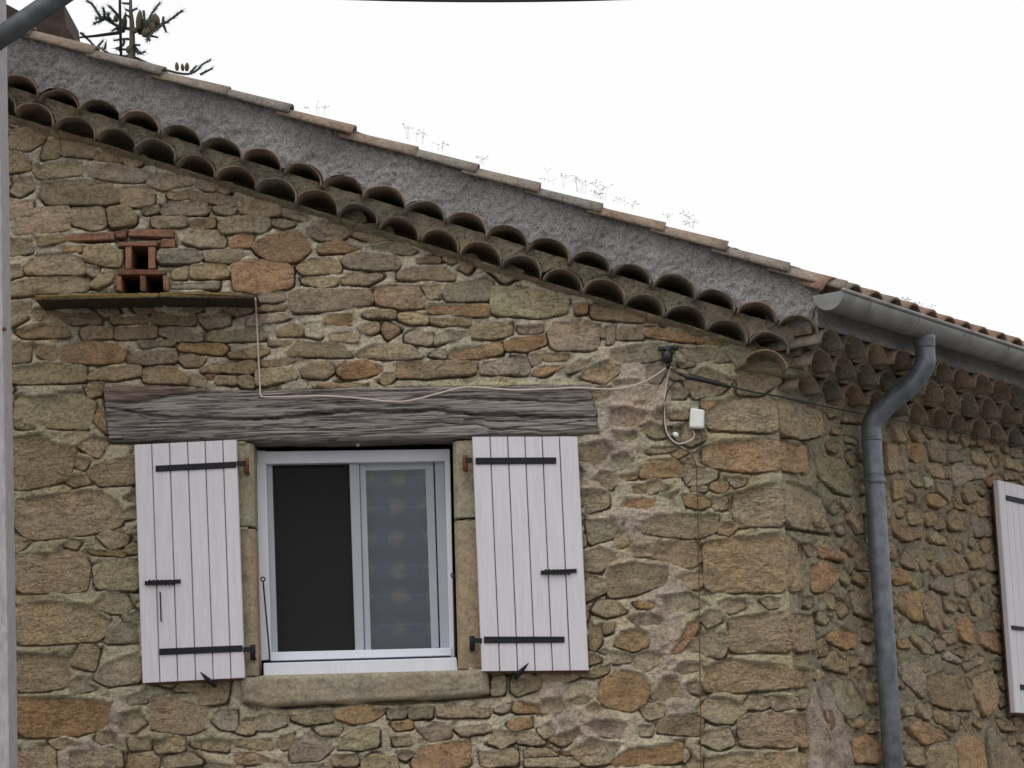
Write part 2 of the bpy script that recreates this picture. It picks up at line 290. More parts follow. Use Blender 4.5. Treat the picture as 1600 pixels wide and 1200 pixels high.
# ------------------------------------------------------------------ traced stones
# each block: (x0, y0, zoom) then lines "colour: x,y x,y ..." in enlarged photo units
TONES = dict(t=(.395, .315, .213), g=(.36, .312, .238), o=(.42, .272, .15), b=(.355, .268, .176), p=(.385, .318, .25), y=(.38, .335, .235),
             r=(.36, .19, .125), w=(.52, .47, .38), O=(.33, .20, .09))
GABLE = [
(0, 0, 4, """t:70,820 200,795 290,800 280,880 170,945 60,930
g:380,860 600,870 590,990 380,965
t:595,930 770,950 770,1020 580,992
t:45,930 160,960 205,1020 190,1070 45,1080
t:210,1035 360,1015 510,1022 520,1100 240,1120 212,1080
g:530,1035 700,1022 950,1085 920,1130 800,1145 560,1105
g:925,1092 1080,1085 1200,1112 1210,1150 1020,1190 922,1160
t:295,885 365,862 372,985 262,1000
t:780,990 900,1000 950,1050 800,1040"""),
(0, 0, 1, """t:62,284 120,279 175,286 187,300 185,318 75,320 62,305
t:188,293 240,290 241,319 212,324 188,317
o:363,413 385,407 440,408 458,420 457,447 430,456 400,459 365,453
y:768,448 800,450 870,459 890,470 885,489 845,497 800,493 767,490
o:787,536 800,528 850,523 853,537 825,548 790,547
g:306,243 330,245 360,252 346,258 310,252"""),
(200, 190, 5.333, """g:0,400 120,385 190,430 120,510 0,500
g:205,430 400,440 545,500 500,545 330,565 170,520
g:560,500 640,500 740,560 720,590 600,560
t:340,590 500,575 505,640 400,655 335,630
g:515,590 620,590 620,665 525,660
p:630,620 720,600 910,640 915,700 800,705 640,665
g:700,720 830,710 905,740 870,775 730,760
t:955,650 1060,650 1275,700 1270,780 1150,790 940,765
g:1290,725 1380,730 1540,800 1500,840 1280,780
g:270,730 340,665 660,670 665,770 480,785 290,770
t:120,710 250,705 260,755 140,770
t:205,800 490,800 490,875 250,890 200,860
t:495,850 560,820 720,820 725,870 550,900
p:750,860 840,795 1170,800 1195,870 1130,930 1000,925 770,930
g:1200,830 1300,815 1400,860 1300,885 1200,865
g:460,1010 520,910 780,910 815,1000 810,1050 600,1045
o:830,1010 930,930 1050,950 1030,1040 860,1055
o:1030,1030 1150,950 1420,900 1500,970 1530,1070 1420,1170 1200,1175 1080,1100
g:1490,900 1520,870 1640,880 1700,980 1600,990 1500,950
g:250,1150 270,1075 560,1065 620,1130 560,1180 280,1190"""),
(0, 300, 4, """t:50,52 205,57 203,140 50,178
t:105,130 300,97 433,92 438,240 92,272 82,220
t:442,112 645,97 668,210 600,238 442,200
t:668,102 790,88 858,150 848,200 692,222
t:210,278 403,267 413,310 242,342
g:50,288 208,293 213,380 60,402
o:390,335 510,347 513,375 400,370
t:530,345 680,333 768,392 748,468 640,460 522,420
p:152,470 222,392 420,377 510,412 538,518 172,518
t:60,455 138,462 143,520 60,548
t:72,572 222,540 500,533 573,562 540,618 232,637 72,655
t:565,590 640,510 715,497 698,560 605,607
g:1272,372 1500,358 1538,400 1450,448 1282,433
t:1078,500 1168,464 1173,548 1082,540
t:1193,455 1408,448 1438,530 1330,543 1193,538
g:1078,573 1368,563 1368,608 1082,600
b:320,742 600,752 638,820 420,828
b:690,772 928,772 928,820 700,823
b:952,752 1218,772 1218,828 962,828
g:1232,765 1438,762 1438,828 1292,858
g:1532,790 1620,772 1640,838 1542,838
t:92,862 290,813 428,852 447,908 142,908
t:503,872 562,842 698,852 708,908 522,922
t:722,845 978,838 983,913 722,918
g:992,882 1052,843 1180,853 1268,890 1258,928 1092,932
g:1302,873 1640,845 1660,925 1292,932
g:72,935 198,953 188,1058 72,1066
t:233,963 358,953 378,1030 340,1057 242,1030
o:378,1040 402,963 560,933 738,967 793,1002 768,1058 650,1077 392,1060
g:803,1003 1000,978 1103,993 1108,1058 900,1077 793,1058
g:872,938 1098,928 1088,958 882,978
o:1123,953 1398,953 1428,980 1398,1017 1123,988
t:1423,1012 1640,955 1680,1000 1600,1038 1442,1033
t:1113,1042 1200,1013 1278,1052 1258,1083 1162,1092
t:1263,1102 1590,1055 1620,1090 1588,1127 1263,1127
t:72,1092 300,1065 538,1088 538,1188 72,1196
t:548,1150 642,1093 878,1083 888,1148 720,1177 552,1168
t:893,1103 1080,1093 1188,1150 1168,1198 902,1188
r:1285,1142 1348,1135 1340,1165 1290,1170
t:1353,1163 1480,1153 1478,1200 1343,1200"""),
(400, 350, 4, """g:322,62 350,7 560,22 638,72 618,98 352,93
o:388,150 432,118 560,112 648,152 560,178 392,183
g:703,132 898,112 1008,170 960,197 722,160
t:248,272 332,223 480,213 528,262 528,308 302,318
g:533,232 582,183 878,193 908,232 888,278 742,287 562,268
t:283,342 508,333 508,380 420,402 292,370
g:533,333 758,313 797,332 700,383 542,370
t:883,312 962,273 1180,268 1243,312 1238,348 892,348
b:1003,213 1138,208 1158,238 1012,248
g:7,437 180,428 188,488 22,493
p:212,432 272,413 718,413 733,498 500,542 232,557 208,500
t:743,413 1008,383 1057,480 1047,523 900,527 752,500
t:1033,388 1148,378 1148,463 1092,477
g:1168,442 1192,383 1438,348 1477,372 1458,477 1202,487
o:1063,512 1082,493 1458,513 1452,582 1232,568 1072,550
t:8,518 198,512 188,540 12,548
p:12,573 160,562 218,592 62,628 12,610
o:433,602 452,563 600,558 613,590 608,628 442,628
t:668,572 692,543 868,538 873,588 702,588
t:893,563 1068,563 1073,622 952,622 893,600
t:1088,602 1338,593 1338,638 1182,638 1092,620
b:133,667 222,618 288,652 298,698 142,703
w:303,623 408,613 412,717 312,700
t:458,692 552,673 648,692 638,742 462,730
t:633,662 682,623 768,623 773,668 700,697
b:783,662 812,614 906,667 822,722
p:933,702 982,673 1103,683 1098,757 932,740
g:1113,757 1123,703 1192,663 1328,673 1328,700 1182,742
t:1343,642 1452,613 1600,622 1600,690 1482,717 1352,717
b:83,732 238,732 180,763 82,760
t:203,802 252,738 540,743 612,827 202,827
t:628,802 722,753 958,758 1056,838 900,847 642,833
g:1065,822 1178,783 1188,838
o:1203,792 1232,773 1528,748 1543,810 1400,838 1212,847
b:32,862 160,843 268,852 160,888 42,888
o:1543,762 1610,742 1640,760 1562,790
t:0,913 230,898 268,960 62,1007 0,1007
t:278,912 342,873 460,873 493,920 430,967 292,958
o:503,922 562,873 680,853 788,892 798,920 690,957 542,967
t:863,872 882,858 1378,863 1378,938 1062,962 872,957
g:1398,902 1422,863 1600,843 1640,870 1640,938 1402,938
w:193,1003 308,993 318,1028 197,1032
t:353,1003 698,1003 698,1027 362,1027"""),
(800, 400, 4, """o:383,298 468,293 468,358 402,362
b:483,303 620,313 818,382 828,418 502,388
p:32,443 188,428 193,478 52,487
p:223,482 262,413 480,408 543,432 543,588 252,588
g:557,452 588,452 580,513 557,500
g:597,443 638,433 638,548 592,552
y:653,462 692,438 818,443 818,523 653,518
o:833,492 852,458 1138,463 1138,538 852,508
o:1148,503 1270,528 1368,560 1152,543
t:178,632 202,603 368,603 378,648 202,658
g:102,603 178,622 178,678 122,688
g:0,623 88,643 112,702 98,742 0,742
o:118,742 152,693 318,683 318,700 202,752
t:333,702 422,648 498,653 478,690 342,737
p:605,590 760,555 980,552 1020,580 960,640 700,688 602,650
p:1040,573 1200,570 1378,583 1388,655 1200,665 1100,655
p:850,690 940,645 980,690 920,800 860,790
b:1033,673 1158,683 1062,698
y:623,783 788,773 788,808 642,808
g:993,823 1108,833 1078,888 993,897
b:1003,963 1108,973 1098,1018 983,1018
o:1183,903 1278,913 1222,958 1183,950
p:605,952 700,943 800,965 860,980 820,1060 700,1077 603,1067
y:613,1093 788,1093 797,1150 642,1167"""),
(950, 650, 4, """y:22,338 12,243 120,228 148,270 92,328
o:193,370 252,268 420,263 488,340 478,373 202,388
o:63,370 168,358 183,390 72,407
p:233,220 300,190 440,192 400,223 252,232
t:398,240 480,218 498,232 440,262
t:143,432 228,423 238,478 142,492
p:323,490 428,473 400,518
o:93,560 112,513 288,513 298,560 242,597
o:463,492 552,478 638,522 638,558 582,582 492,563
t:518,452 618,443 608,468 532,468
o:643,422 738,408 748,450 702,482 642,460
y:205,660 302,613 690,603 678,718 562,767 212,738
t:22,828 62,733 148,800 62,828
g:0,940 160,913 378,942 368,1048 162,1117 0,1137
o:153,1163 288,1163 278,1200 192,1200"""),
(700, 650, 5.333, """p:1122,622 1202,603 1338,622 1338,758 1152,817
y:1143,862 1398,863 1390,1000 1182,1077
t:1383,1080 1432,933 1528,1080"""),
(0, 600, 4, """y:92,278 102,83 500,63 598,122 558,288 300,272
o:592,230 622,153 678,318 642,290
b:82,332 250,303 322,362 478,392 438,598 202,657 82,657
b:543,560 602,503 760,463 838,443 860,620 622,637
b:97,722 232,703 500,663 640,663 758,742 768,878 562,937 182,977 102,900
o:553,1042 778,1043 778,1073 582,1060
b:788,1013 858,1013 858,1058 792,1058"""),
(0, 0, 1, """b:25,866 90,862 130,863 141,885 135,924 25,927
y:146,884 180,875 216,873 218,923 150,920"""),
(0, 900, 4, """b:102,183 300,153 560,173 687,272 638,398 300,427 112,427
g:763,252 870,218 870,283 802,288
y:673,332 722,293 870,293 872,418 662,418
b:112,473 300,483 437,502 437,688 300,717 112,727
p:583,640 662,543 870,473 890,658 682,687
O:112,753 430,745 717,783 697,928 482,997 122,1007
b:938,900 952,743 1080,753 1298,822 1278,958 1180,987 952,958
y:773,762 898,713 928,788 802,807
g:1063,723 1198,703 1198,758 1082,758
g:1323,902 1382,843 1480,842 1480,960 1382,957
b:122,1083 340,1063 358,1300 122,1300
y:425,1090 700,1085 760,1110 770,1200 430,1200
t:1183,1053 1322,1003 1438,1032 1428,1098 1322,1088
y:800,1020 930,1000 940,1080 820,1090
t:960,1020 1150,1010 1160,1090 980,1110
b:800,1110 1000,1130 990,1200 800,1200
y:1020,1130 1200,1110 1280,1170 1040,1200
t:500,1230 900,1225 900,1330 500,1330"""),
(350, 900, 4, """t:0,843 120,818 187,880 168,957 0,967
g:193,882 280,853 388,872 388,928 290,962 193,957
t:423,882 540,843 678,833 682,908 520,927 423,900
o:703,852 850,808 1018,832 938,898 832,927 703,890
g:1023,842 1090,813 1146,823 1138,887 1032,887
g:1154,823 1298,813 1302,887 1162,887
t:1328,832 1400,803 1650,832 1650,878 1332,878
t:83,1023 298,1013 308,1087 222,1087 82,1060
t:0,1023 38,1042 48,1088 0,1107
t:323,1052 352,993 437,983 428,1058 372,1087
g:413,1092 442,1013 560,993 668,1013 678,1078 600,1147 422,1162
g:563,953 738,943 720,987 602,997
y:713,1012 870,935 967,953 967,1058 832,1087 712,1078
o:1043,922 1168,903 1178,948 1082,962
g:1213,962 1322,903 1418,942 1418,1008 1302,1037
g:1433,952 1650,925 1680,970 1492,997
o:1173,1180 1232,1063 1528,1013 1538,1180 1400,1220 1200,1215
t:863,1162 932,1113 1078,1133 1088,1220 862,1220
t:1053,1002 1168,993 1178,1057 1062,1057
t:83,1113 182,1093 300,1152 378,1172 82,1178
g:400,1190 620,1170 660,1260 420,1280
t:680,1120 820,1105 840,1180 690,1190"""),
(700, 900, 4, """y:273,643 357,623 347,738 272,742
y:398,643 578,623 578,700 432,747 397,720
o:403,838 442,773 570,803 578,848 432,852
p:288,842 322,803 395,790 380,840 330,855
o:373,932 412,893 520,888 522,938 402,967
g:893,222 932,163 1050,153 1127,220 1000,257
o:1153,192 1278,163 1278,213 1172,227
b:883,293 938,303 957,420 920,467 883,457
t:963,303 1038,293 1028,348 982,367
o:1043,432 1082,343 1180,313 1248,352 1248,438 1142,472
g:933,472 998,453 988,488
t:850,600 1008,545 1008,600 902,637 802,620
o:933,762 962,653 1060,583 1210,603 1277,690 1228,798 1150,847 982,817
y:733,782 850,733 898,770 850,807 752,807
p:863,922 902,893 1080,903 1127,922 1088,1017 902,988
b:1313,903 1400,863 1590,853 1596,998 1313,977
t:483,1083 620,1083 687,1120 482,1127
o:703,1103 818,1103 827,1128
y:483,1143 818,1135 818,1190 482,1190
o:1003,1162 1122,1073 1468,1033 1458,1167 1052,1187
y:1463,1120 1480,1073 1508,1120 1480,1167
y:1183,932 1288,923 1268,997 1202,997
o:1380,490 1500,290 1565,270 1570,330 1450,480
t:200,1100 430,1080 440,1180 210,1190
y:560,960 640,900 660,990 600,1020"""),
]
QUOINS = [   # (tone, front polygon, side polygon), same enlarged units
(950, 650, 4, [("y", "600,-100 1040,-115 1045,110 620,90", "1050,-118 1330,-40 1360,110 1235,150 1052,112"),
 ("o", "575,290 600,180 720,150 1045,140 1050,340 900,360 640,325", "1052,142 1240,190 1240,370 1055,340"),
 ("p", "760,560 800,470 1070,395 1078,690 800,700", "1075,397 1240,440 1330,500 1365,600 1390,738 1083,690"),
 ("b", "580,800 720,760 1080,720 1090,1105 600,1110", "1085,727 1200,800 1225,1088 1095,1103")]),
(1050, 900, 4, [("b", "350,260 620,220 737,225 742,480 360,480", "742,227 888,242 898,468 747,482"),
 ("b", "180,560 400,520 742,560 747,710 200,738", "747,562 828,582 838,688 752,708"),
 ("b", "400,890 540,850 752,850 757,1072 420,1068", "757,852 818,862 828,1068 762,1076"),
 ("b", "200,1130 420,1100 757,1100 762,1290 200,1290", "762,1102 818,1112 828,1290 767,1290")]),
]
SIDE = [
(950, 650, 4, """y:1290,255 1440,252 1538,400 1518,497 1400,467 1292,370
o:1293,803 1468,872 1458,908 1302,880
o:1263,932 1332,903 1428,1000 1332,1107 1262,1087
t:1260,600 1330,620 1340,700 1280,690"""),
(1050, 900, 4, """o:953,390 1042,313 1157,362 1128,447 1062,457 992,420
t:923,560 1002,473 1087,542 1087,607 962,580
g:985,663 1100,643 1187,762 1187,848 1082,897 1012,828
b:1183,693 1268,663 1288,797 1212,797
o:1083,903 1178,903 1168,947 1102,938
t:1193,922 1288,903 1298,967 1202,977
o:1113,1042 1192,983 1287,1082 1268,1167 1122,1157
g:1103,103 1247,153 1247,277 1132,228
p:1150,460 1250,470 1260,560 1160,540"""),
(1250, 600, 4.571, """t:643,332 718,313 747,400 652,417
o:753,432 858,433 868,528 812,557 762,528
t:593,433 688,433 678,618 592,637
g:693,503 757,562 720,637 692,600
g:1063,622 1112,563 1298,593 1307,658 1182,687 1082,737
t:883,582 978,573 998,677 932,648
w:873,662 890,657 933,700 892,742
o:883,802 960,793 1017,852 952,887 902,858
o:1313,692 1388,653 1378,747 1342,738
t:1013,962 1108,893 1187,1057 1052,1037
o:633,982 702,1003 858,1072 848,1097 722,1117 642,1058
t:893,1102 960,1063 1037,1102 1037,1147 922,1128
t:753,923 828,923 847,998 762,998
b:873,903 957,903 938,998 892,1017
b:303,943 437,923 447,1047 392,1067
t:293,203 428,223 428,277 282,268
o:213,303 278,322 260,358 212,348
g:303,383 398,403 388,428 312,408
t:1433,533 1600,563 1600,618 1442,598
p:1443,623 1540,642 1540,677 1452,678
t:760,330 840,345 880,420 800,415
b:900,440 1000,470 1010,560 920,540
g:1030,480 1130,470 1160,540 1060,555
t:1200,480 1330,530 1320,590 1210,560
b:1130,760 1230,740 1250,830 1160,850
t:1240,850 1380,830 1400,930 1260,950
g:1200,960 1330,970 1360,1080 1230,1090
b:640,700 700,690 720,800 650,830
t:1060,790 1140,870 1180,900 1110,880"""),
(1300, 850, 3.43, """t:353,100 382,33 448,100 448,137 382,118
o:323,208 332,113 398,170 398,207 352,217
b:553,110 640,58 717,140 602,167
b:403,220 468,173 478,218 432,237
g:513,230 540,198 617,240 608,267
b:473,23 538,23 528,88 492,78
t:452,102 490,88 508,120 472,142
o:353,263 457,263 467,417 422,407 352,350
b:468,283 520,253 577,292 577,477 482,418
o:663,402 702,393 757,422 747,537 672,508
o:768,472 850,463 917,530 898,587 772,538
b:843,363 898,383 927,467 852,447
t:723,303 778,293 797,387 742,368
t:413,502 468,493 547,560 538,587 482,587
w:583,608 612,578 677,637
g:363,642 430,633 477,702 477,827 372,728
t:443,862 520,833 528,918 502,947 442,908
b:483,712 570,683 678,722 737,832 737,887 642,887 522,848
b:753,702 820,673 867,702 867,867 802,927 752,800
p:663,663 718,663 737,718 702,737
b:533,893 598,912 617,977 542,948
g:623,913 677,922 658,997 622,988
o:393,992 452,953 588,992 627,1038 542,1057 482,1077
b:403,1092 440,1073 477,1122 477,1187 402,1178
o:653,1052 740,1033 797,1072 817,1240 662,1240
t:493,1112 560,1073 647,1092 647,1240 492,1240
g:823,1002 858,983 897,1052 897,1240 832,1240
t:883,1045 988,1132 1030,1240 905,1240
b:863,933 928,962 977,997 902,997
o:923,1033 978,1043 978,1087
o:343,513 398,503 398,558 352,548
y:363,883 430,873 430,908 372,918
t:580,300 640,300 670,350 600,360
g:640,190 720,200 720,280 650,270
t:560,30 620,20 640,50 570,80
b:700,60 790,40 800,120 740,130
t:800,60 900,50 905,140 820,140"""),
]

def chaikin(P, r=0.2, it=2):
    for _ in range(it):
        Q = np.roll(P, -1, 0); A = P*(1-r)+Q*r; B = P*r+Q*(1-r)
        P = np.stack([A, B], 1).reshape(-1, 2)
    return P
def area2(P):
    Q = np.roll(P, -1, 0); return 0.5*np.sum(P[:, 0]*Q[:, 1]-Q[:, 0]*P[:, 1])
def resample(P, n):
    Q = np.vstack([P, P[:1]]); L = np.r_[0, np.cumsum(np.linalg.norm(np.diff(Q, axis=0), axis=1))]
    t = np.linspace(0, L[-1], n, endpoint=False)
    return np.stack([np.interp(t, L, Q[:, 0]), np.interp(t, L, Q[:, 1])], 1)
def stone_geo(poly, proud, seed, rough=1.0, deep=0.05, open_edge=0.007, shrink=0.0, corner=0.11):
    P = np.asarray(poly, float)
    if area2(P) < 0: P = P[::-1]
    per = np.linalg.norm(P-np.roll(P, -1, 0), axis=1).sum(); n = int(max(18, min(60, per/0.014)))
    P = resample(chaikin(P, corner, 1 if rough < 1.3 else 1), n); c = P.mean(0)
    size = math.sqrt(abs(area2(P)))
    def normals(P):
        d = np.roll(P, -1, 0)-np.roll(P, 1, 0); l = np.linalg.norm(d, axis=1, keepdims=True)+1e-9
        return np.stack([-d[:, 1], d[:, 0]], 1)/l            # inward for CCW
    nn = normals(P)
    jit = np.array([mnoise.noise(Vector((p[0]*20, p[1]*20, seed*1.7)))*0.75+mnoise.noise(Vector((p[0]*55, p[1]*55, seed*2.3)))*0.5 for p in P])
    P = P + nn*((-jit*0.007*rough+shrink)[:, None] if np.ndim(jit) else shrink)
    e = min(open_edge, size*0.12)
    rings = [(P+nn*-0.004, np.full(n, -deep)), (P, np.full(n, proud*0.5)), (P+nn*e*0.25, np.full(n, proud*0.88)), (P+nn*e, np.full(n, proud*0.99))]
    Q = P+nn*e; rs = random.Random(seed); tx, tz = rs.uniform(-.12, .12), rs.uniform(-.20, .03)
    tx *= min(1, 0.1/size)*rough; tz *= min(1, 0.1/size)*rough
    ks = (0.72, 0.44, 0.18) if size > 0.06 else (0.6, 0.25)
    for k in ks:
        p = c+(Q-c)*k; rings.append((p, np.full(n, proud)))
    V = []
    for i, (p, h) in enumerate(rings):
        for j in range(n):
            hh = h[j]
            if i >= 2:
                q = Vector((p[j][0]*14, p[j][1]*18, seed*3.1)); am = (0.004 if i == 2 else 0.0085)*rough
                hh += mnoise.noise(q)*am + mnoise.noise(q*2.7)*am*0.5 + (p[j]-c)@np.array([tx, tz])
                if i > 3: hh += 0.0008*rough
            V.append((p[j][0], hh, p[j][1]))
    q = Vector((c[0]*14, c[1]*18, seed*3.1)); V.append((c[0], proud+0.001*rough+mnoise.noise(q)*0.0075*rough, c[1]))
    F = [(i*n+j, i*n+(j+1) % n, (i+1)*n+(j+1) % n, (i+1)*n+j) for i in range(len(rings)-1) for j in range(n)]
    b = (len(rings)-1)*n; F += [(b+j, b+(j+1) % n, len(V)-1) for j in range(n)]
    return np.array(V), F
def to_gable(V): return np.stack([V[:, 0], -V[:, 1], V[:, 2]], 1)
def to_side(V): return C0 + V[:, :1]*EV + V[:, 1:2]*NV + V[:, 2:3]*np.array([[0, 0, 1.0]])
def pts2(s, x0, y0, z): return [(x0+float(a.split(',')[0])/z, y0+float(a.split(',')[1])/z) for a in s.split()]
def parse(blocks, fn):
    out = []
    for x0, y0, z, txt in blocks:
        for ln in txt.strip().splitlines():
            tone, s = ln.strip().split(':'); px = pts2(s, x0, y0, z); out.append((tone, np.array([fn(*p) for p in px]), np.array(px)))
    return out
g2 = lambda x, y: (lambda P: (P[0], P[2]))(G(x, y))
gable_stones = parse(GABLE, g2); side_stones = parse(SIDE, lambda x, y: S(x, y))
# drop traces that double another one
def dedupe(L):
    keep = []
    for st in L:
        c = st[1].mean(0); lo = st[1].min(0); hi = st[1].max(0); bad = False
        for k in keep:
            l2 = k[1].min(0); h2 = k[1].max(0)
            ov = np.minimum(hi, h2)-np.maximum(lo, l2)
            if ov[0] > 0 and ov[1] > 0 and ov[0]*ov[1] > 0.45*min(np.prod(hi-lo), np.prod(h2-l2)): bad = True; break
        if not bad: keep.append(st)
    return keep
gable_stones = dedupe(gable_stones); side_stones = dedupe(side_stones)

def blob(px, py, L, seed=0):                  # soft mask in photo coordinates of the wall point
    m_ = np.zeros_like(px)
    for cx, cy, rx, ry in L: m_ = np.maximum(m_, 1.25-np.sqrt(((px-cx)/rx)**2+((py-cy)/ry)**2)*0.9)
    return np.clip(m_, 0, 1)
PINK = [(985, 625, 62, 42), (955, 690, 34, 38), (930, 745, 26, 30), (1005, 822, 52, 34), (1045, 900, 30, 40), (1045, 955, 38, 50), (1035, 1020, 34, 55), (865, 1080, 26, 24), (895, 1125, 46, 36), (190, 1125, 16, 36),
        (110, 1175, 18, 34), (150, 1160, 44, 9), (970, 560, 40, 20), (1060, 1090, 30, 30)]
FLUSH = [(80, 900, 150, 420), (1170, 880, 175, 380), (1010, 700, 130, 200), (980, 1120, 160, 110), (260, 1150, 160, 60), (1130, 580, 120, 60)]
GREEN = [(80, 900, 150, 380), (1170, 850, 150, 420), (250, 1140, 140, 60), (1150, 600, 100, 60), (760, 600, 180, 14), (1420, 1000, 60, 300)]

# distance of every grid point to the nearest stone edge, negative inside
def sdf_grid(A, Z, polys, pad=0.09):
    Dm = np.full(A.shape, pad); a0 = A[0, 0]; z0 = Z[0, 0]; da = A[0, 1]-A[0, 0]; dz = Z[1, 0]-Z[0, 0]
    for P in polys: sdf_add(Dm, A, Z, P, a0, z0, da, dz, pad)
    return Dm
def sdf_add(Dm, A, Z, P, a0, z0, da, dz, pad=0.09):
    P = np.asarray(P); lo = P.min(0)-pad; hi = P.max(0)+pad
    i0 = max(0, int((lo[0]-a0)/da)); i1 = min(A.shape[1], int((hi[0]-a0)/da)+2); j0 = max(0, int((lo[1]-z0)/dz)); j1 = min(A.shape[0], int((hi[1]-z0)/dz)+2)
    if i0 >= i1 or j0 >= j1: return
    a = A[j0:j1, i0:i1]; z = Z[j0:j1, i0:i1]; dm = np.full(a.shape, 9.0); ins = np.zeros(a.shape, bool); n = len(P)
    for k in range(n):
        p = P[k]; q = P[(k+1) % n]; d = q-p; t = np.clip(((a-p[0])*d[0]+(z-p[1])*d[1])/(d@d+1e-12), 0, 1)
        dm = np.minimum(dm, np.hypot(a-p[0]-t*d[0], z-p[1]-t*d[1]))
        c = ((p[1] > z) != (q[1] > z)); xi = (q[0]-p[0])*(z-p[1])/((q[1]-p[1]) if abs(q[1]-p[1]) > 1e-9 else 1e-9)+p[0]; ins ^= (c & (a < xi))
    Dm[j0:j1, i0:i1] = np.minimum(Dm[j0:j1, i0:i1], np.where(ins, -dm, dm))

RAKE = (4.27902-5.47089)/(1.12131+2.15107)        # fall of the gable eave along x
def rake_low(x): return 5.47089 + RAKE*(x+2.15107) - 0.10   # foot of the lower tile row
def fill_stones(A, Z, Dm, allow, small, big, maxn, seed):
    rs = random.Random(seed); a0 = A[0, 0]; z0 = Z[0, 0]; da = A[0, 1]-A[0, 0]; dz = Z[1, 0]-Z[0, 0]; out = []
    W = np.where(allow, Dm, -1)
    for _ in range(maxn):
        k = int(np.argmax(W)); j, i = divmod(k, A.shape[1]); r = W[j, i]
        if r < small: break
        r = min(r*rs.uniform(0.75, 0.98), big*rs.uniform(0.6, 1)); c = np.array([A[j, i], Z[j, i]])
        el = rs.uniform(1.1, 2.0); n = rs.choice((4, 5, 5, 6)); ph = rs.uniform(0, 6.28); th = rs.uniform(-.25, .25)
        P = []
        for q in range(n):
            an = ph+2*math.pi*q/n+rs.uniform(-.35, .35); x = math.cos(an)*r*el*rs.uniform(.95, 1.3); y = math.sin(an)*r*rs.uniform(.9, 1.25)
            P.append((c[0]+x*math.cos(th)-y*math.sin(th), c[1]+x*math.sin(th)+y*math.cos(th)))
        P = np.array(P); out.append(P); sdf_add(Dm, A, Z, P, a0, z0, da, dz)
        lo = P.min(0)-.1; hi = P.max(0)+.1; i0 = max(0, int((lo[0]-a0)/da)); i1 = int((hi[0]-a0)/da)+2; j0 = max(0, int((lo[1]-z0)/dz)); j1 = int((hi[1]-z0)/dz)+2
        W[j0:j1, i0:i1] = np.where(allow[j0:j1, i0:i1], Dm[j0:j1, i0:i1]-0.006, -1)
    return out

# openings in the gable, photo quads
def quad_g(q): return np.array([g2(*p) for p in q])
WIN_OPEN = quad_g([(385, 685), (725, 680), (732, 1055), (396, 1062)])
HOLES = [quad_g(q) for q in ([(205, 384), (234, 384), (234, 422), (205, 422)], [(190, 430), (257, 430), (257, 457), (190, 457)])]
LINTEL = quad_g([(163, 605), (300, 613), (500, 606), (750, 604), (922, 603), (936, 650), (933, 677), (700, 687), (370, 691), (172, 691)])
SILL = quad_g([(374, 1064), (412, 1056), (716, 1049), (762, 1046), (766, 1086), (680, 1094), (540, 1100), (400, 1106), (380, 1096)])
BRICKS = [([(186, 379), (247, 378.5), (247, 385.5), (186, 386)], .035, .9), ([(197, 386), (206, 386), (206, 421.5), (197, 421.5)], .03, 1.1), ([(233, 386.5), (243, 386.5), (243, 421), (233, 421)], .03, 1.15),
          ([(184.5, 422.5), (259, 422), (259, 430), (184.5, 430.5)], .04, .62), ([(182, 431.5), (191, 431), (191, 456), (182, 456)], .03, 1.0), ([(219, 431), (227.5, 431), (227.5, 456), (219, 456)], .03, .6), ([(255.5, 431), (265, 431), (265, 456), (255.5, 456)], .03, 1.1),
          ([(106, 366.5), (179, 364), (179, 375), (106, 377.5)], .022, 1.0), ([(181, 361.5), (198.5, 360.5), (197.5, 371), (181, 372.5)], .02, .85), ([(201, 359), (272, 360), (272.5, 372), (201, 370)], .026, 1.05), ([(253, 374.5), (274, 372.5), (274, 386.5), (253, 386)], .015, .8)]
JAMBS = [([(350, 693), (396, 692), (398.5, 822), (350, 824)], 'y'), ([(350, 828), (398.5, 826), (403.5, 1056), (358, 1058)], 't'), ([(707, 689), (748, 688), (750, 808), (709.5, 810)], 'y'), ([(709.5, 814), (750, 812), (756, 1044), (715.5, 1046)], 't')]
LEDGE = [([(54, 462), (120, 459), (247, 456.5), (247, 466), (120, 468), (56, 471)]), ([(249, 456.5), (330, 457), (401, 459), (401, 466), (249, 466)])]

# --- gable wall: mortar sheet
STEP = 0.0095
xs = np.linspace(-3.55, XC, int((XC+3.55)/STEP)); zs = np.arange(1.75, 6.3, STEP)
A, Z = np.meshgrid(xs, zs)
PXY = [(x, z) for x, z in ((0, 0),)]
def world_px(X, Y, Zz):
    v = np.stack([X-CAM[0], Y-CAM[1]+0*X, Zz-CAM[2]], -1); d = v@F_; return 800+FPX*(v@CR)/d, 600-FPX*(v@CU)/d
PX, PY = world_px(A, 0*A, Z)
qfront = []; qside = []; qt = []
for x0, y0, z, L in QUOINS:
    for tone, f_, s_ in L:
        fp = np.array([g2(*p) for p in pts2(f_, x0, y0, z)]); sp = np.array([S(*p) for p in pts2(s_, x0, y0, z)])
        fp[:, 0] = np.where(fp[:, 0] > XC-0.05, XC+0.004, fp[:, 0]); spx = np.array(pts2(s_, x0, y0, z))[:, 0]; sp[:, 0] = np.where(spx < spx.min()+4, -0.004, np.maximum(sp[:, 0], .13))
        qfront.append(fp); qside.append(sp); qt.append(tone)
blockers = [WIN_OPEN, LINTEL, SILL] + HOLES + [quad_g(b[0]) for b in BRICKS] + [quad_g(j[0]) for j in JAMBS] + [quad_g(l) for l in LEDGE]
polys = [s[1] for s in gable_stones] + qfront
Dm = sdf_grid(A, Z, polys + blockers)
under = Z < rake_low(A) - 0.01
flush = blob(PX, PY, FLUSH)
warp = fbm(A*6, Z*6, 3)*22
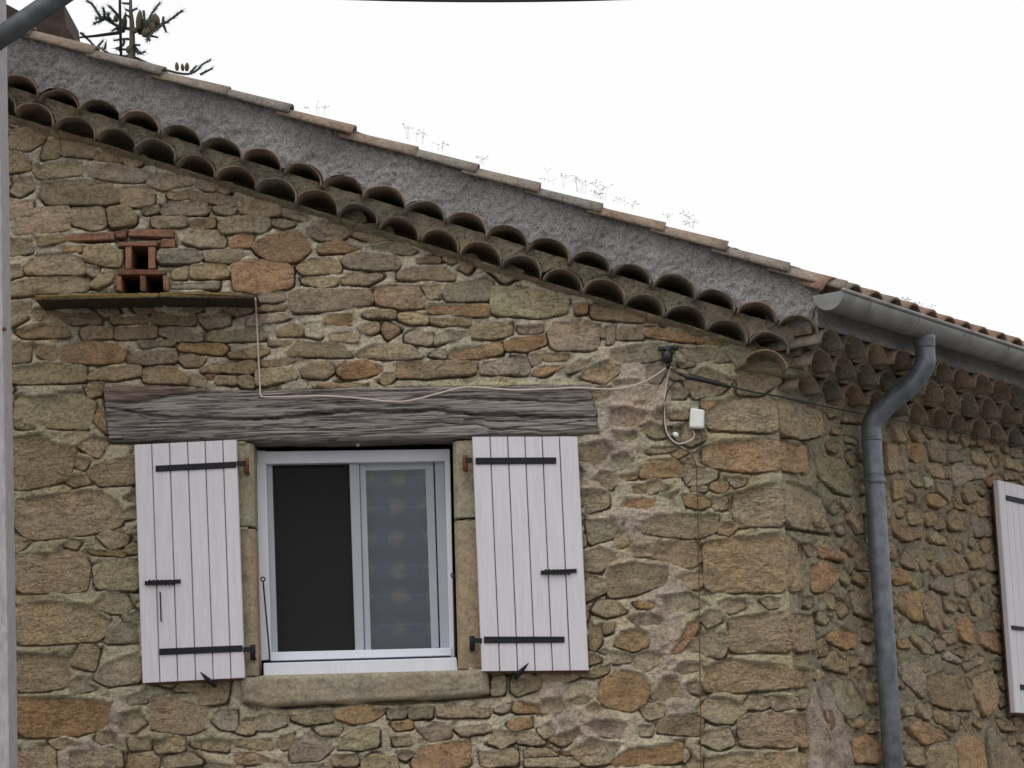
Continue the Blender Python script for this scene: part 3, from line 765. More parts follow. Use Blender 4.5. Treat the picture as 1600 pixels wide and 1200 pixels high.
PXw = PX+warp; PYw = PY+fbm(A*6+9, Z*6, 5)*22
pink = blob(PXw, PYw, PINK); green = blob(PXw*1.0, PYw, GREEN)
frame = (PX > -60) & (PX < 1700) & (PY < 1290)
allow = under & ((pink < 0.45) | (~frame)) & (A < XC-0.05)
fills = fill_stones(A, Z, Dm, allow, 0.024, 0.085, 420, 11)
def mortar_height(A, Z, Dm, seed, flush, pinkm, base):
    n1 = fbm(A*9, Z*9, seed); n2 = fbm(A*30, Z*30, seed+1); n3 = fbm(A*75, Z*75, seed+2, 2); crev = fbm(A*8, Z*8, seed+10, 3)
    gz = np.gradient(Dm, axis=0)/(Z[1, 0]-Z[0, 0])                 # +1 above a stone, -1 below it
    h = base + n1*.008 + n2*.005 + n3*.003 + flush*.008 + pinkm*(.010+.006*n1)
    near = np.exp(-(np.clip(Dm-.002, 0, 1)/.012)**2)
    h = h + near*np.clip(gz, 0, 1)*(.008+.006*n1)                   # bedding lapped over the upper edges
    cut = np.exp(-(np.clip(Dm-.007, 0, 1)/.006)**2)
    amt = np.clip(.34-gz*.65+crev*1.9, 0, 1)*(1-.45*flush)*(1-.75*pinkm)
    h = h - cut*amt*.060
    h = h - .020*np.clip(fbm(A*17, Z*17, seed+12, 3)*2.4-.8, 0, 1)*(Dm > 0)
    return np.where(Dm < 0, h-np.clip(-Dm/.022, 0, 1)*.032, h)
h = mortar_height(A, Z, Dm, 21, flush, np.clip(pink*1.6, 0, 1), .0115)
fade = np.clip((XC-A)/0.05, 0, 1); h = h*fade
cream = np.array([.66, .60, .465]); greenc = np.array([.49, .45, .305]); pinkc = np.array([.60, .50, .42])
gm_ = np.clip(green, 0, 1)[..., None]; pm_ = np.clip(pink*1.8-0.2, 0, 1)[..., None]
lo_ = np.clip((PY-620)/80, 0, 1)[..., None]
col = cream*(1-lo_*0.0) ; col = col*(1-lo_*0.5)+np.array([.58, .51, .38])*lo_*0.5
col = col*(1-gm_)+greenc*gm_; col = col*(1-pm_)+pinkc*pm_
col = col*(1+0.22*fbm(A*5, Z*5, 41))[..., None]
cut = np.zeros(A.shape, bool)
for q in [WIN_OPEN]+HOLES:
    d_ = np.full(A.shape, 9.0); sdf_add(d_, A, Z, q, xs[0], zs[0], xs[1]-xs[0], STEP, 0.02); cut |= d_ < -0.002
top_ok = Z < rake_low(A)+0.012
nx = len(xs); nz = len(zs)
V = np.stack([A, -h, Z], -1).reshape(-1, 3)
ok = (~cut) & top_ok
fm = ok[:-1, :-1] & ok[1:, :-1] & ok[:-1, 1:] & ok[1:, 1:]
J, I = np.nonzero(fm); idx = J*nx+I
faces = np.stack([idx, idx+1, idx+1+nx, idx+nx], 1).tolist()
# foot of the wall down to the ground
b = len(V); V = np.vstack([V, [(-7, 0.0, 0), (XC, 0.0, 0), (XC, 0.0, zs[0]), (-7, 0.0, zs[0]), (-7, 0, 6.9), (xs[0], 0, 6.9), (xs[0], 0, zs[0])]])
faces += [(b, b+1, b+2, b+6, b+3), (b+3, b+6, b+5, b+4)]
colv = np.vstack([col.reshape(-1, 3), np.tile(cream, (7, 1))])
gable = mesh_obj("gable_wall", V, faces, M_MORTAR, house, True, colv, origin=(0, 0, 0))

# --- side wall: mortar sheet
ss = np.linspace(0, 4.6, 368); sz = np.arange(1.75, 4.32, STEP)
A2, Z2 = np.meshgrid(ss, sz)
P3 = C0 + A2[..., None]*EV + Z2[..., None]*np.array([0, 0, 1.0]); PX2, PY2 = world_px(P3[..., 0], P3[..., 1], P3[..., 2])
Dm2 = sdf_grid(A2, Z2, [s[1] for s in side_stones]+qside)
fills2 = fill_stones(A2, Z2, Dm2, (A2 > 0.05) & (Z2 < 3.93), 0.022, 0.05, 430, 12)
h2 = mortar_height(A2, Z2, Dm2, 51, .25+0*A2, 0*A2, .009)*np.clip(A2/0.05, 0, 1)
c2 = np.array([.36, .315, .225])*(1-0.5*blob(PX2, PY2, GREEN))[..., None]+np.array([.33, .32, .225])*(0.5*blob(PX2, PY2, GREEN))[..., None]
c2 = c2*(1+0.25*fbm(A2*5, Z2*5, 61))[..., None]
V = to_side(np.stack([A2, h2, Z2], -1).reshape(-1, 3)); n_ = len(ss)
J, I = np.nonzero(np.ones((len(sz)-1, n_-1), bool)); idx = J*n_+I
faces = np.stack([idx, idx+1, idx+1+n_, idx+n_], 1).tolist()
b = len(V); V = np.vstack([V, [SW(0, 0, 0), SW(9, 0, 0), SW(9, 0, sz[0]), SW(0, 0, sz[0]), SW(9, 0, 4.3), SW(4.6, 0, 4.3), SW(4.6, 0, sz[0])]])
faces += [(b, b+1, b+2, b+6, b+3), (b+6, b+2, b+4, b+5)]
side = mesh_obj("side_wall", V, faces, M_MORTAR, house, True, np.vstack([c2.reshape(-1, 3), np.tile([.33, .3, .22], (7, 1))]), origin=(XC, 0, 0))

# --- stones: the largest in view as parts, the rest joined
def tone_of(k, rs): 
    c = np.array(TONES[k]); v = rs.uniform(.84, 1.16); c = c*.84+np.array([.39, .31, .21])*.16; return np.clip(c*v*np.array([1+rs.uniform(-.05, .05), 1, 1+rs.uniform(-.08, .08)]), 0, .8)
allst = []
rs = random.Random(5)
for tone, P, px in gable_stones: allst.append(['g', P, tone, True])
for P in fills: allst.append(['g', P, rs.choice("ttggobpyt"), False])
for tone, P, px in side_stones: allst.append(['s', P, tone, True])
for P in fills2: allst.append(['s', P, rs.choice("ttgobbtyg"), False])
built = []
for k, (wl, P, tone, traced) in enumerate(allst):
    c = P.mean(0); Wp = np.array([c[0], 0, c[1]]) if wl == 'g' else SW(c[0], 0, c[1])
    x, y = proj(Wp); fl = float(blob(np.array([x]), np.array([y]), FLUSH)[0]) if wl == 'g' else 0.25
    pk = float(blob(np.array([x]), np.array([y]), PINK)[0]) if wl == 'g' else 0
    sz_ = math.sqrt(abs(area2(P)))
    proud = rs.uniform(.010, .022)*(1-0.45*fl)
    if not traced: proud = rs.uniform(.004, .013)*(1-0.3*fl)
    if wl == 's': proud = rs.uniform(.012, .030) if traced else rs.uniform(.003, .020)
    proud = min(proud, sz_*0.35)
    Vv, Ff = stone_geo(P, proud, k+1, 1.0 if wl == 'g' else 1.5, shrink=-0.0065 if traced else -0.001, corner=.11 if traced else .08)
    Vw = to_gable(Vv) if wl == 'g' else to_side(Vv)
    inview = 15 < x < 1610 and -10 < y < 1215
    ar = abs(area2(P))*(0.62 if wl == 's' else 1)*(1 if inview else 0)
    ct = tone_of(tone, rs)
    ct = ct*(1-.15*fl)+np.array([.41, .34, .225])*.15*fl
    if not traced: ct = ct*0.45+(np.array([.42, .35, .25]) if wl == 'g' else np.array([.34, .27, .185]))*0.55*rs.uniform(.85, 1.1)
    cc = np.tile(ct, (len(Vw), 1))
    big_q = wl == 'g' and (x < 200 and y > 610) and sz_ > .15
    built.append((ar, wl, Vw, Ff, cc, big_q))
order = sorted(range(len(built)), key=lambda i: -built[i][0])
parts = set(i for i in order[:330] if built[i][0] > 0.0004)
rest = {'g': MB(), 's': MB()}; restc = {'g': [], 's': []}
for i in order:
    ar, wl, Vw, Ff, cc, bq = built[i]
    if i in parts: mesh_obj("stone", Vw, Ff, M_QUOIN if bq else M_STONE, gable if wl == 'g' else side, True, cc)
    else: rest[wl].add(Vw, Ff); restc[wl].append(cc)
for wl, par in (('g', gable), ('s', side)):
    if rest[wl].v:
        o = rest[wl].build("small_stones", M_STONE, par, True, np.vstack(restc[wl])); o["kind"] = "stuff"
for k, (fp, sp, tone) in enumerate(zip(qfront, qside, qt)):
    Va, Fa = stone_geo(fp, .008, 900+k, 1.3, open_edge=.010); Vb, Fb = stone_geo(sp, .008, 950+k, 1.3, open_edge=.010)
    mb = MB(); mb.add(to_gable(Va), Fa); mb.add(to_side(Vb), Fb)
    mb.build("quoin_stone", M_QUOIN, gable, True, tone_of(tone, rs)*.75+np.array([.41, .33, .225])*.25)
for q, pr, k in BRICKS:
    P = quad_g(q); c = P.mean(0); mb = MB()
    fr = [np.array([p[0]*.985+c[0]*.015+rng.uniform(-.003, .003), -pr*.55+rng.uniform(-.004, .004), p[1]*.97+c[1]*.03+rng.uniform(-.003, .003)]) for p in P[::-1]]
    mb.prism(fr, np.array([0, pr+.20, 0]))
    o = mb.build("brick", M_BRICK, gable, False, np.array(TONES['r'])*k*.86*np.array([1, 1.02, 1.05]))
    bv = o.modifiers.new("bevel", 'BEVEL'); bv.width = .004; bv.segments = 2
for q, tone in JAMBS:
    P = quad_g(q); mb = MB(); left = P[:, 0].mean() < -1
    prof = [(0, .004), (1-.14, .004), (1, .03), (1, .22), (0, .22)]     # across the face: chamfered inner edge, then the reveal
    ring = []
    for t_, (z0_, z1_) in ((0, (3, 2)), (1, (0, 1))):                  # bottom, top
        a_, b_ = (P[z0_], P[z1_]) if left else (P[z1_], P[z0_])
        ring.append([np.array([a_[0]+(b_[0]-a_[0])*u, -.012+y_, a_[1]+(b_[1]-a_[1])*u]) for u, y_ in prof])
    n5 = len(prof); mb.add(ring[0]+ring[1], [tuple(range(n5)), tuple(range(2*n5-1, n5-1, -1))]+[(i, i+n5, (i+1) % n5+n5, (i+1) % n5) for i in range(n5)])
    o = mb.build("jamb_stone", M_DRESS, gable, False, np.array(TONES[tone])*np.array([.92, .95, 1.0]))
    bv = o.modifiers.new("bevel", 'BEVEL'); bv.width = .006; bv.segments = 2
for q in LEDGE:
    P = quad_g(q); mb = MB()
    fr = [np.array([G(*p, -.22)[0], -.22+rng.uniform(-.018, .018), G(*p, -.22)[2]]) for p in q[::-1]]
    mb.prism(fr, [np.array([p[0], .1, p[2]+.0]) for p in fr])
    k_ = len(fr); lc = np.tile([.085, .068, .05], (2*k_, 1)); tops = np.argsort([-p[2] for p in fr])[:k_//2]  # underside shade painted into the dark stone colour; upper edge mossy
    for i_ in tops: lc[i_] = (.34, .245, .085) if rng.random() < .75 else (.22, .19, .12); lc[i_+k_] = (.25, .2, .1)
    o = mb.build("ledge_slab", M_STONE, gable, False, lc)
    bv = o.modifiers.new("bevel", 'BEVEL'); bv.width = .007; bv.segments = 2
def slab_field(name, top, bot, proud, mat, colr, parent, nu=150, nv=20, seed=200, back=.15):
    u = np.linspace(0, 1, nu); tx = np.interp(u, [0, 1], [top[0][0], top[-1][0]]); ty = np.interp(tx, *zip(*top)); bx = np.interp(u, [0, 1], [bot[0][0], bot[-1][0]]); by = np.interp(bx, *zip(*bot)); V = []
    for j in range(nv):
        v = j/(nv-1); px = tx*(1-v)+bx*v; py = ty*(1-v)+by*v + (v > .98)*fbm(u*9, u*0, seed)*4
        ed = np.minimum(np.minimum(u, 1-u)*nu/7, 1); e2 = min(1, min(v, 1-v)*nv/3.5)
        y = -proud+.035*(1-np.sqrt(np.clip(1-(1-ed)**2, 0, 1)))+.03*(1-math.sqrt(max(0, 1-(1-e2)**2)))+.006*fbm(u*12, u*0+v*3, seed+1)+.003*fbm(u*50, u*0+v*9, seed+2)+.012*v
        y = y + (.02*np.clip(fbm(u*8, u*0+v*2, seed+5)*2-.5, 0, 1))*(v > .7)
        for i in range(nu): p = G(px[i], py[i], 0); V.append((p[0], y[i], p[2]))
    F = [(j*nu+i, (j+1)*nu+i, (j+1)*nu+i+1, j*nu+i+1) for j in range(nv-1) for i in range(nu-1)]
    rg = [i for i in range(nu)]+[j*nu+nu-1 for j in range(1, nv)]+[(nv-1)*nu+i for i in range(nu-2, -1, -1)]+[j*nu for j in range(nv-2, 0, -1)]; b = len(V); k = len(rg)
    for i in rg: V.append((V[i][0], back, V[i][2]))
    F += [(rg[q], rg[(q+1) % k], b+(q+1) % k, b+q) for q in range(k)]
    return mesh_obj(name, V, F, mat, parent, True, np.array(colr))
slab_field("window_sill", [(375, 1063), (412, 1056), (716, 1048), (762, 1045)], [(381, 1098), (420, 1105), (540, 1100), (680, 1093), (766, 1086)], .06, M_DRESS, (.35, .31, .235), gable)
# pigeon hole lining: dark box behind the bricks
mb = MB()
a = quad_g([(183, 378), (264, 378), (264, 457), (183, 457)]); x0, x1, z0, z1 = a[:, 0].min(), a[:, 0].max(), a[:, 1].min(), a[:, 1].max()
mb.add([(x0, .04, z0), (x1, .04, z0), (x1, .04, z1), (x0, .04, z1), (x0, .5, z0), (x1, .5, z0), (x1, .5, z1), (x0, .5, z1)], [(0, 4, 5, 1), (1, 5, 6, 2), (2, 6, 7, 3), (3, 7, 4, 0), (4, 7, 6, 5)])
mb.build("pigeon_hole", M_DARK, gable)
# plaster patch at the corner with a rusted fixing hole
P = np.array([S(*p) for p in [(1258, 1240), (1257, 1110), (1266, 1072), (1278, 1062), (1292, 1068), (1306, 1105), (1318, 1150), (1330, 1240)]])
Vv, Ff = stone_geo(P, .05, 555, 2.6, open_edge=.06); pl = mesh_obj("plaster_patch", to_side(Vv), Ff, M_MORTAR, side, True, np.array([.45, .39, .335]))
P = np.array([S(*p, .06) for p in [(1293, 1108), (1304, 1110), (1306, 1120), (1301, 1138), (1297, 1142), (1294, 1126)]])
Vv, Ff = stone_geo(P, .012, 556, 2.0, deep=.03); mesh_obj("fixing_hole", to_side(Vv+np.array([0, .044, 0])), Ff, M_BROWN, side)

# ------------------------------------------------------------------ lintel beam
def wood_field():
    nu, nv = 330, 84
    top = [(163, 604), (230, 604), (300, 607), (350, 611), (420, 611), (500, 606), (750, 604), (922, 603)]; bot = [(172, 691), (370, 690), (560, 689), (700, 687), (830, 682), (934, 677)]
    cracks = [([(160, 630), (220, 630), (270, 619), (332, 613), (350, 605)], .012, 2.2), ([(165, 640), (270, 654), (420, 656), (500, 648), (560, 644), (647, 645), (680, 642), (730, 647), (785, 650), (860, 652), (938, 656)], .020, 2.4), ([(600, 634), (655, 622), (715, 624), (810, 627), (925, 631)], .012, 1.8),
              ([(640, 664), (685, 662), (745, 665), (767, 671), (885, 677)], .012, 1.6), ([(420, 627), (520, 630), (620, 634)], .008, 1.5), ([(180, 668), (300, 672), (420, 668), (520, 674)], .006, 1.4), ([(700, 655), (800, 660), (930, 668)], .006, 1.3)]
    u = np.linspace(0, 1, nu); tx = np.interp(u, [0, 1], [163, 922]); ty = np.interp(tx, *zip(*top)); bx = np.interp(u, [0, 1], [172, 935]); by = np.interp(bx, *zip(*bot))
    ends = np.interp(u, [0, .985, 1], [0, 0, 1])
    V = []; C = []
    for j in range(nv):
        v = j/(nv-1); px = tx*(1-v)+bx*v + ends*0 + np.where(u > .97, fbm(np.full(nu, v*7), u*0, 4)*5, 0); py = ty*(1-v)+by*v
        py = py + np.where((v < .02) | (v > .98), 1, 0)*fbm(u*14, u*0+v*9, 6)*2.2
        y = .007*fbm(u*4, u*0+v*6, 71) + .0035*fbm(u*12, u*0+v*50, 72) + .003*fbm(u*50, u*0+v*90, 73)
        dcr = np.zeros(nu)
        for pts, dp, wd in cracks:
            xs_, ys_ = zip(*pts); cy = np.interp(px, xs_, ys_)+fbm(px/16, px*0+dp*100, 9)*2.4; on = np.clip((px-xs_[0])/30, 0, 1)*np.clip((xs_[-1]-px)/30, 0, 1)
            dcr = np.maximum(dcr, dp*on*np.exp(-((py-cy)/wd)**2))
        flaky = np.clip((np.interp(px, [163, 220, 270, 332, 350], [629, 629, 618, 612, 604], right=500)-py)/2, 0, 1)
        round_ = .02*(max(0, 1-v/.08)**2+max(0, (v-.92)/.08)**2)
        rnd = y-.030+dcr*1.0+round_
        for i in range(nu):
            p = G(px[i], py[i], 0); V.append((p[0], rnd[i]+.006*flaky[i]*math.sin(px[i]*1.3)-.004*flaky[i], p[2]))
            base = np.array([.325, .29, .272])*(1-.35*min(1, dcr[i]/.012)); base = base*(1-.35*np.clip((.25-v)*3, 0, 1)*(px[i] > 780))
            C.append(base*(1-flaky[i])+np.array([.27, .205, .17])*flaky[i])
    F = [(j*nu+i, (j+1)*nu+i, (j+1)*nu+i+1, j*nu+i+1) for j in range(nv-1) for i in range(nu-1)]
    # close the beam: skirt back into the wall
    ringi = [i for i in range(nu)]+[j*nu+nu-1 for j in range(1, nv)]+[(nv-1)*nu+i for i in range(nu-2, -1, -1)]+[j*nu for j in range(nv-2, 0, -1)]
    b = len(V)
    for i in ringi: V.append((V[i][0], .19, V[i][2])); C.append(np.array([.10, .088, .08]))
    k = len(ringi); F += [(ringi[q], ringi[(q+1) % k], b+(q+1) % k, b+q) for q in range(k)]
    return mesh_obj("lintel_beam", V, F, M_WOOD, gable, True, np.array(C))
wood_field()

# ------------------------------------------------------------------ window
def prism_px(mb, q, Y, depth):               # photo polygon (clockwise from top left) as a block between Y and Y+depth
    fr = [G(*p, Y) for p in q][::-1]; mb.prism(fr, np.array([0, depth, 0]))
def part_px(name, quads, Y, depth, mat, parent, bev=.003):
    mb = MB()
    for q in quads: prism_px(mb, q, Y, depth)
    o = mb.build(name, mat, parent)
    if bev: bm_ = o.modifiers.new("bevel", 'BEVEL'); bm_.width = bev; bm_.segments = 2
    return o
winp = part_px("window", [[(398, 704), (415, 704), (424, 1030), (408, 1032)]], .155, .06, M_ALU, house)
winp.name = "window"
part_px("frame_jamb", [[(694, 706), (703, 706), (710, 1026), (703, 1026)]], .155, .06, M_ALU, winp)
part_px("frame_head", [[(402, 705.5), (703, 701.5), (703, 720), (403, 725)]], .150, .07, M_ALU, winp)
part_px("frame_head_channel", [[(402, 699), (703, 695), (703, 703), (402, 706)]], .185, .05, M_DRESS, winp)
part_px("frame_sill", [[(421, 1019), (705, 1012), (706, 1024), (422, 1032.5)]], .140, .09, M_ALU, winp)
part_px("sill_flashing", [[(411.5, 1036), (713, 1027), (716, 1049), (412, 1057)]], .05, .16, M_ALU, winp, .004)
part_px("sash_stile", [[(412, 722), (425, 722), (434, 1019), (424, 1020)]], .19, .03, M_ALU_SHADED, winp)
part_px("sash_stile", [[(545.5, 722), (561, 722), (569, 1016), (555, 1017)]], .185, .03, M_ALU_SHADED, winp)
part_px("sash_stile", [[(561.5, 722), (571, 722), (580, 1016), (570, 1016)]], .20, .03, M_ALU_SHADED, winp)
part_px("sash_stile", [[(664, 722), (677, 721), (686, 1012), (674, 1013)]], .20, .03, M_ALU_SHADED, winp)
part_px("sash_stile", [[(679, 722), (694, 721), (704, 1012), (688, 1013)]], .19, .03, M_ALU_SHADED, winp)
part_px("sash_rail", [[(562, 723), (677, 721), (677, 733), (562, 736)]], .205, .03, M_ALU_SHADED, winp)
part_px("insect_screen", [[(424, 722), (546, 721), (556, 1018), (433, 1020)]], .205, .003, M_SCREEN, winp, 0)
part_px("glass_pane", [[(424, 722), (546, 721), (556, 1018), (433, 1020)]], .225, .006, M_GLASS, winp, 0)
part_px("glass_pane", [[(569, 732), (666, 730), (676, 1014), (578, 1016)]], .212, .006, M_GLASS, winp, 0)
# dark room behind
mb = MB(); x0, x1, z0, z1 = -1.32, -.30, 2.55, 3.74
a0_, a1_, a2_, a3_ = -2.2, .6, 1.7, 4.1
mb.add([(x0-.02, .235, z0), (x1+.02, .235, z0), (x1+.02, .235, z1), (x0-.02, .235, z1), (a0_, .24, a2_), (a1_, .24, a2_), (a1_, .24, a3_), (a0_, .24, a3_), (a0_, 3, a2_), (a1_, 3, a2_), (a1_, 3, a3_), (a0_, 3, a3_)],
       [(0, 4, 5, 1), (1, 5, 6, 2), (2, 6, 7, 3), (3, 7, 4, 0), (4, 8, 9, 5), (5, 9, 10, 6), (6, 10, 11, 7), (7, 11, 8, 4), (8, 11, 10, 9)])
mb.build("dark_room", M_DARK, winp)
# stone reveal faces behind the jambs
part_px("reveal", [[(384, 690), (404, 690), (413, 1052), (396, 1056)]], .215, .02, M_DRESS, winp, 0)
part_px("reveal", [[(702, 690), (722, 690), (730, 1046), (712, 1046)]], .215, .02, M_DRESS, winp, 0)
# curtain
nu, nv = 60, 46; V = []
cq = [G(560, 722, .27), G(690, 721, .27), G(700, 1022, .27), G(572, 1024, .27)]
for j in range(nv):
    for i in range(nu):
        u = i/(nu-1); v = j/(nv-1); p = (cq[0]*(1-u)+cq[1]*u)*(1-v)+(cq[3]*(1-u)+cq[2]*u)*v
        V.append((p[0], .285+.020*math.sin(v*math.pi*12.5+.25*math.sin(u*7))+.006*math.sin(u*19+v*2), p[2]))
cur = mesh_obj("net_curtain", V, [(j*nu+i, (j+1)*nu+i, (j+1)*nu+i+1, j*nu+i+1) for j in range(nv-1) for i in range(nu-1)], M_CURT)
tag(cur, "blue grey flowered net curtain behind the right window pane", "curtain")

# ------------------------------------------------------------------ shutters
def bil(q, u, v): 
    q = [np.asarray(p, float) for p in q]; return (q[0]*(1-u)+q[1]*u)*(1-v)+(q[3]*(1-u)+q[2]*u)*v
def shutter(Q, edges, label, fn_out):
    """Q: four 3D corners of the front (tl, tr, br, bl); edges: plank limits 0..1; fn_out: unit vector out of the wall"""
    root = empty("shutter", tuple(bil(Q, .5, 1))); attach(root, house); root["label"] = label
    W = np.linalg.norm(Q[1]-Q[0]); g = .0019/W; ch = .0035/W; out = np.asarray(fn_out)
    for a_, b_ in zip(edges[:-1], edges[1:]):
        a_ += g; b_ -= g; mb = MB(); off = rng.uniform(-.001, .001)
        prof = [(a_, -.03), (a_, -.0045), (a_+ch, off), (b_-ch, off), (b_, -.0045), (b_, -.03)]
        rows = []
        for v in (1, 0): rows += [bil(Q, u, v)+out*d for u, d in prof]
        n = len(prof)
        mb.add(rows, [(i, i+1, i+1+n, i+n) for i in range(n-1)]+[(n-1, 0, n, 2*n-1)]+[tuple(range(n-1, -1, -1)), tuple(range(n, 2*n))])
        mb.build("plank", M_SHUT, root)
    mb = MB(); mb.prism([bil(Q, u, v)-out*.0302 for u, v in ((.02, 1.008), (.98, 1.008), (.98, .01), (.02, .01))], -out*.014); mb.build("backing", M_BROWN, root)
    return root
YS = -.075
def q3(q, Y): return [G(*p, Y) for p in q]
LQ = q3([(209, 695), (370, 687), (383, 1058.5), (222, 1067)], YS); RQ = q3([(737, 682.5), (903, 682), (920.5, 1047), (752, 1048.5)], YS)
OUT = np.array([0, -1.0, 0])
shl = shutter(LQ, [0, .172, .345, .52, .69, .862, 1], "left lilac white plank shutter of the gable window", OUT)
shr = shutter(RQ, [0, .172, .338, .5, .662, .825, 1], "right lilac white plank shutter of the gable window", OUT)
def strap(par, q, name="hinge_strap", Y=YS-.006, mat=M_IRON, d=.0055): 
    o = part_px(name, [q], Y, d, mat, par, .0015); return o
strap(shl, [(243, 727.5), (369, 721), (369, 730.5), (243, 737)]); strap(shl, [(249, 1013.5), (379, 1008), (379, 1018), (249, 1023.5)])
strap(shr, [(743, 715), (869, 714.5), (869, 724.5), (743, 725.5)]); strap(shr, [(756, 994.5), (882, 994.5), (882, 1004), (756, 1005)])
for sh, (x, y) in ((shl, (226, 906)), (shr, (845, 889.5))):
    mb = MB(); prism_px(mb, [(x, y+2), (x+56, y-1), (x+56, y+5), (x, y+8)], YS-.010, .009)
    for k in range(7): prism_px(mb, [(x+6+k*6, y), (x+9.5+k*6, y-.4), (x+9.5+k*6, y+8), (x+6+k*6, y+8)], YS-.016, .014)
    mb.build("latch_bar", M_IRON, sh)
mb = MB(); mb.tube([G(250, 925, YS-.006), G(250.5, 930, YS-.014), G(251.5, 966, YS-.014), G(252, 971, YS-.006)], .0035, 8); mb.build("pull_handle", M_IRON, shl, True)
# strap fixings
for sh, L in ((shl, [(262, 731.5), (300, 729.5), (338, 727.5), (270, 1017.5), (310, 1016), (350, 1014)]), (shr, [(760, 720.3), (800, 720), (850, 719.5), (775, 999.7), (820, 999.5), (865, 999.2)])):
    for x, y in L:
        mb = MB(); mb.lathe(G(x, y, YS-.0055), OUT, [(0, .006), (.002, .005), (.003, .001)], 8); mb.build("rivet", M_IRON, sh, True)
# hinge pins in the jambs
for x0, x1, y, rust in ((370, 385, 724, True), (380, 395, 1015, False), (738, 727, 719, True), (753, 738, 1001, False)):
    mb = MB(); s_ = 1 if x1 > x0 else -1
    mb.prism([G(*p, YS-.004) for p in ([(x0, y+4), (x1, y+4), (x1, y-4), (x0, y-4)] if s_ > 0 else [(x1, y+4), (x0, y+4), (x0, y-4), (x1, y-4)])], np.array([0, .012, 0]))
    mb.build("hinge_knuckle", M_IRON, gable)
    mb = MB(); c = G(x1, y+2, YS+.01); b = G(x1, y+16, YS+.01); mb.tube([c+np.array([0, 0, .03]), c, b], [.013, .014, .013], 12)
    mb.tube([b+np.array([0, 0, .012]), np.array([b[0], .02, b[2]+.012])], .011, 10); mb.build("hinge_pin", M_RUST if rust else M_IRON, gable, True)
# shutter turn-buckles
for a_, b_ in (((313, 1050), (333, 1070)), ((826, 1036), (806, 1058))):
    mb = MB(); A3 = G(*a_, -.10); B3 = G(*b_, -.085); M3 = A3*.35+B3*.65
    mb.tube([A3, A3*.8+B3*.2, M3, B3], [.002, .006, .013, .010], 8); mb.tube([B3+np.array([0, .0, 0]), np.array([B3[0], .01, B3[2]])], .008, 8); mb.build("shutter_catch", M_IRON, gable, True)
# stay hooks beside the window
for pts in ([(411, 908), (413, 930), (421, 1020), (422, 1034), (412, 1038)], [(708, 902), (709, 930), (712, 1010), (712.5, 1028)]):
    mb = MB(); P = [G(*p, .06) for p in pts]; mb.tube(P, .0042, 8)
    c = P[0]+np.array([0, 0, .010]); mb.tube([c+.010*np.array([math.cos(t), 0, math.sin(t)]) for t in np.linspace(-1.57, 4.71, 15)], .0035, 6); mb.build("stay_hook", M_IRON, gable, True)
# the side wall's shutter
def sq(s, z, d): return SW(s, d, z)
s0, zt = S(1559, 750, .09); _, zb = S(1585, 1113, .09)
SQ = [sq(s0, zt, .09), sq(s0+.52, zt, .09), sq(s0+.52, zb, .09), sq(s0, zb, .09)]
shs = shutter(SQ, [0, .17, .335, .5, .665, .83, 1], "lilac white plank shutter on the side wall", NV)
mb = MB()
for z in (zt-.11, zb+.13): mb.prism([SQ[0]*0+SW(s0+u, .096, z+v) for u, v in ((.09, 0), (.50, 0), (.50, .03), (.09, .03))], -NV*.0055)
for k in range(2): 
    pass
half = len(mb.v)//2
for k in range(2):
    m2 = MB(); m2.v = mb.v[k*half:(k+1)*half]; m2.f = mb.f[:len(mb.f)//2]; m2.build("hinge_strap", M_IRON, shs)
mb = MB(); zz = zb+.47; mb.prism([SW(s0+u, .10, zz+v) for u, v in ((.03, 0), (.19, 0), (.19, .022), (.03, .022))], -NV*.009); mb.build("latch_bar", M_IRON, shs)

# ------------------------------------------------------------------ tiled eave cornice
RA = math.atan(RAKE); RX = np.array([math.cos(RA), 0, math.sin(RA)]); RZ = np.array([-math.sin(RA), 0, math.cos(RA)])
def tile_mesh(name, L, r0, r1, rise, th=.013, n=14, taper=True, seed=0, mat=None):
    """half round clay tile: local x across, y along (front at y=0 running back), z up"""
    V = []; rows = 5
    for i in range(rows):
        t = i/(rows-1); r = r0+(r1-r0)*t
        for j in range(n+1):
            a_ = math.pi*j/n; wob = 1+.06*mnoise.noise(Vector((math.cos(a_)*1.3, math.sin(a_)*1.3, seed*2.1+t)))
            for k, s_ in enumerate((1, 1-th/r)): V.append((-math.cos(a_)*r*s_*wob, L*t, (math.sin(a_)*rise*s_*(r/r0))*wob))
    n2 = (n+1)*2; F = []
    for i in range(rows-1):
        for j in range(n):
            a_ = i*n2+j*2; F += [(a_, a_+2, a_+2+n2, a_+n2), (a_+1, a_+1+n2, a_+3+n2, a_+3)]
        F += [(i*n2, i*n2+n2, i*n2+n2+1, i*n2+1), (i*n2+n*2, i*n2+n*2+1, i*n2+n2+n*2+1, i*n2+n2+n*2)]
    for j in range(n): F.append((j*2, j*2+1, j*2+3, j*2+2)); q = (rows-1)*n2; F.append((q+j*2, q+j*2+2, q+j*2+3, q+j*2+1))
    me = bpy.data.meshes.new(name); me.from_pydata(V, [], F); me.polygons.foreach_set("use_smooth", [True]*len(F)); me.materials.append(mat or M_TILE)
    return me
TT = [(.19, .155, .12), (.22, .165, .12), (.165, .145, .12), (.245, .19, .14), (.20, .175, .14)]
def tone_mesh(me, c):
    at = me.color_attributes.new("tone", 'FLOAT_COLOR', 'POINT'); at.data.foreach_set("color", list((*c, 1))*len(me.vertices)); return me
def variants(name, *a, tones=TT, **k): return [tone_mesh(tile_mesh(name, *a, seed=i, **k), c) for i, c in enumerate(tones)]
CT = variants("cornice_tile", .34, .112, .104, .088, th=.010)
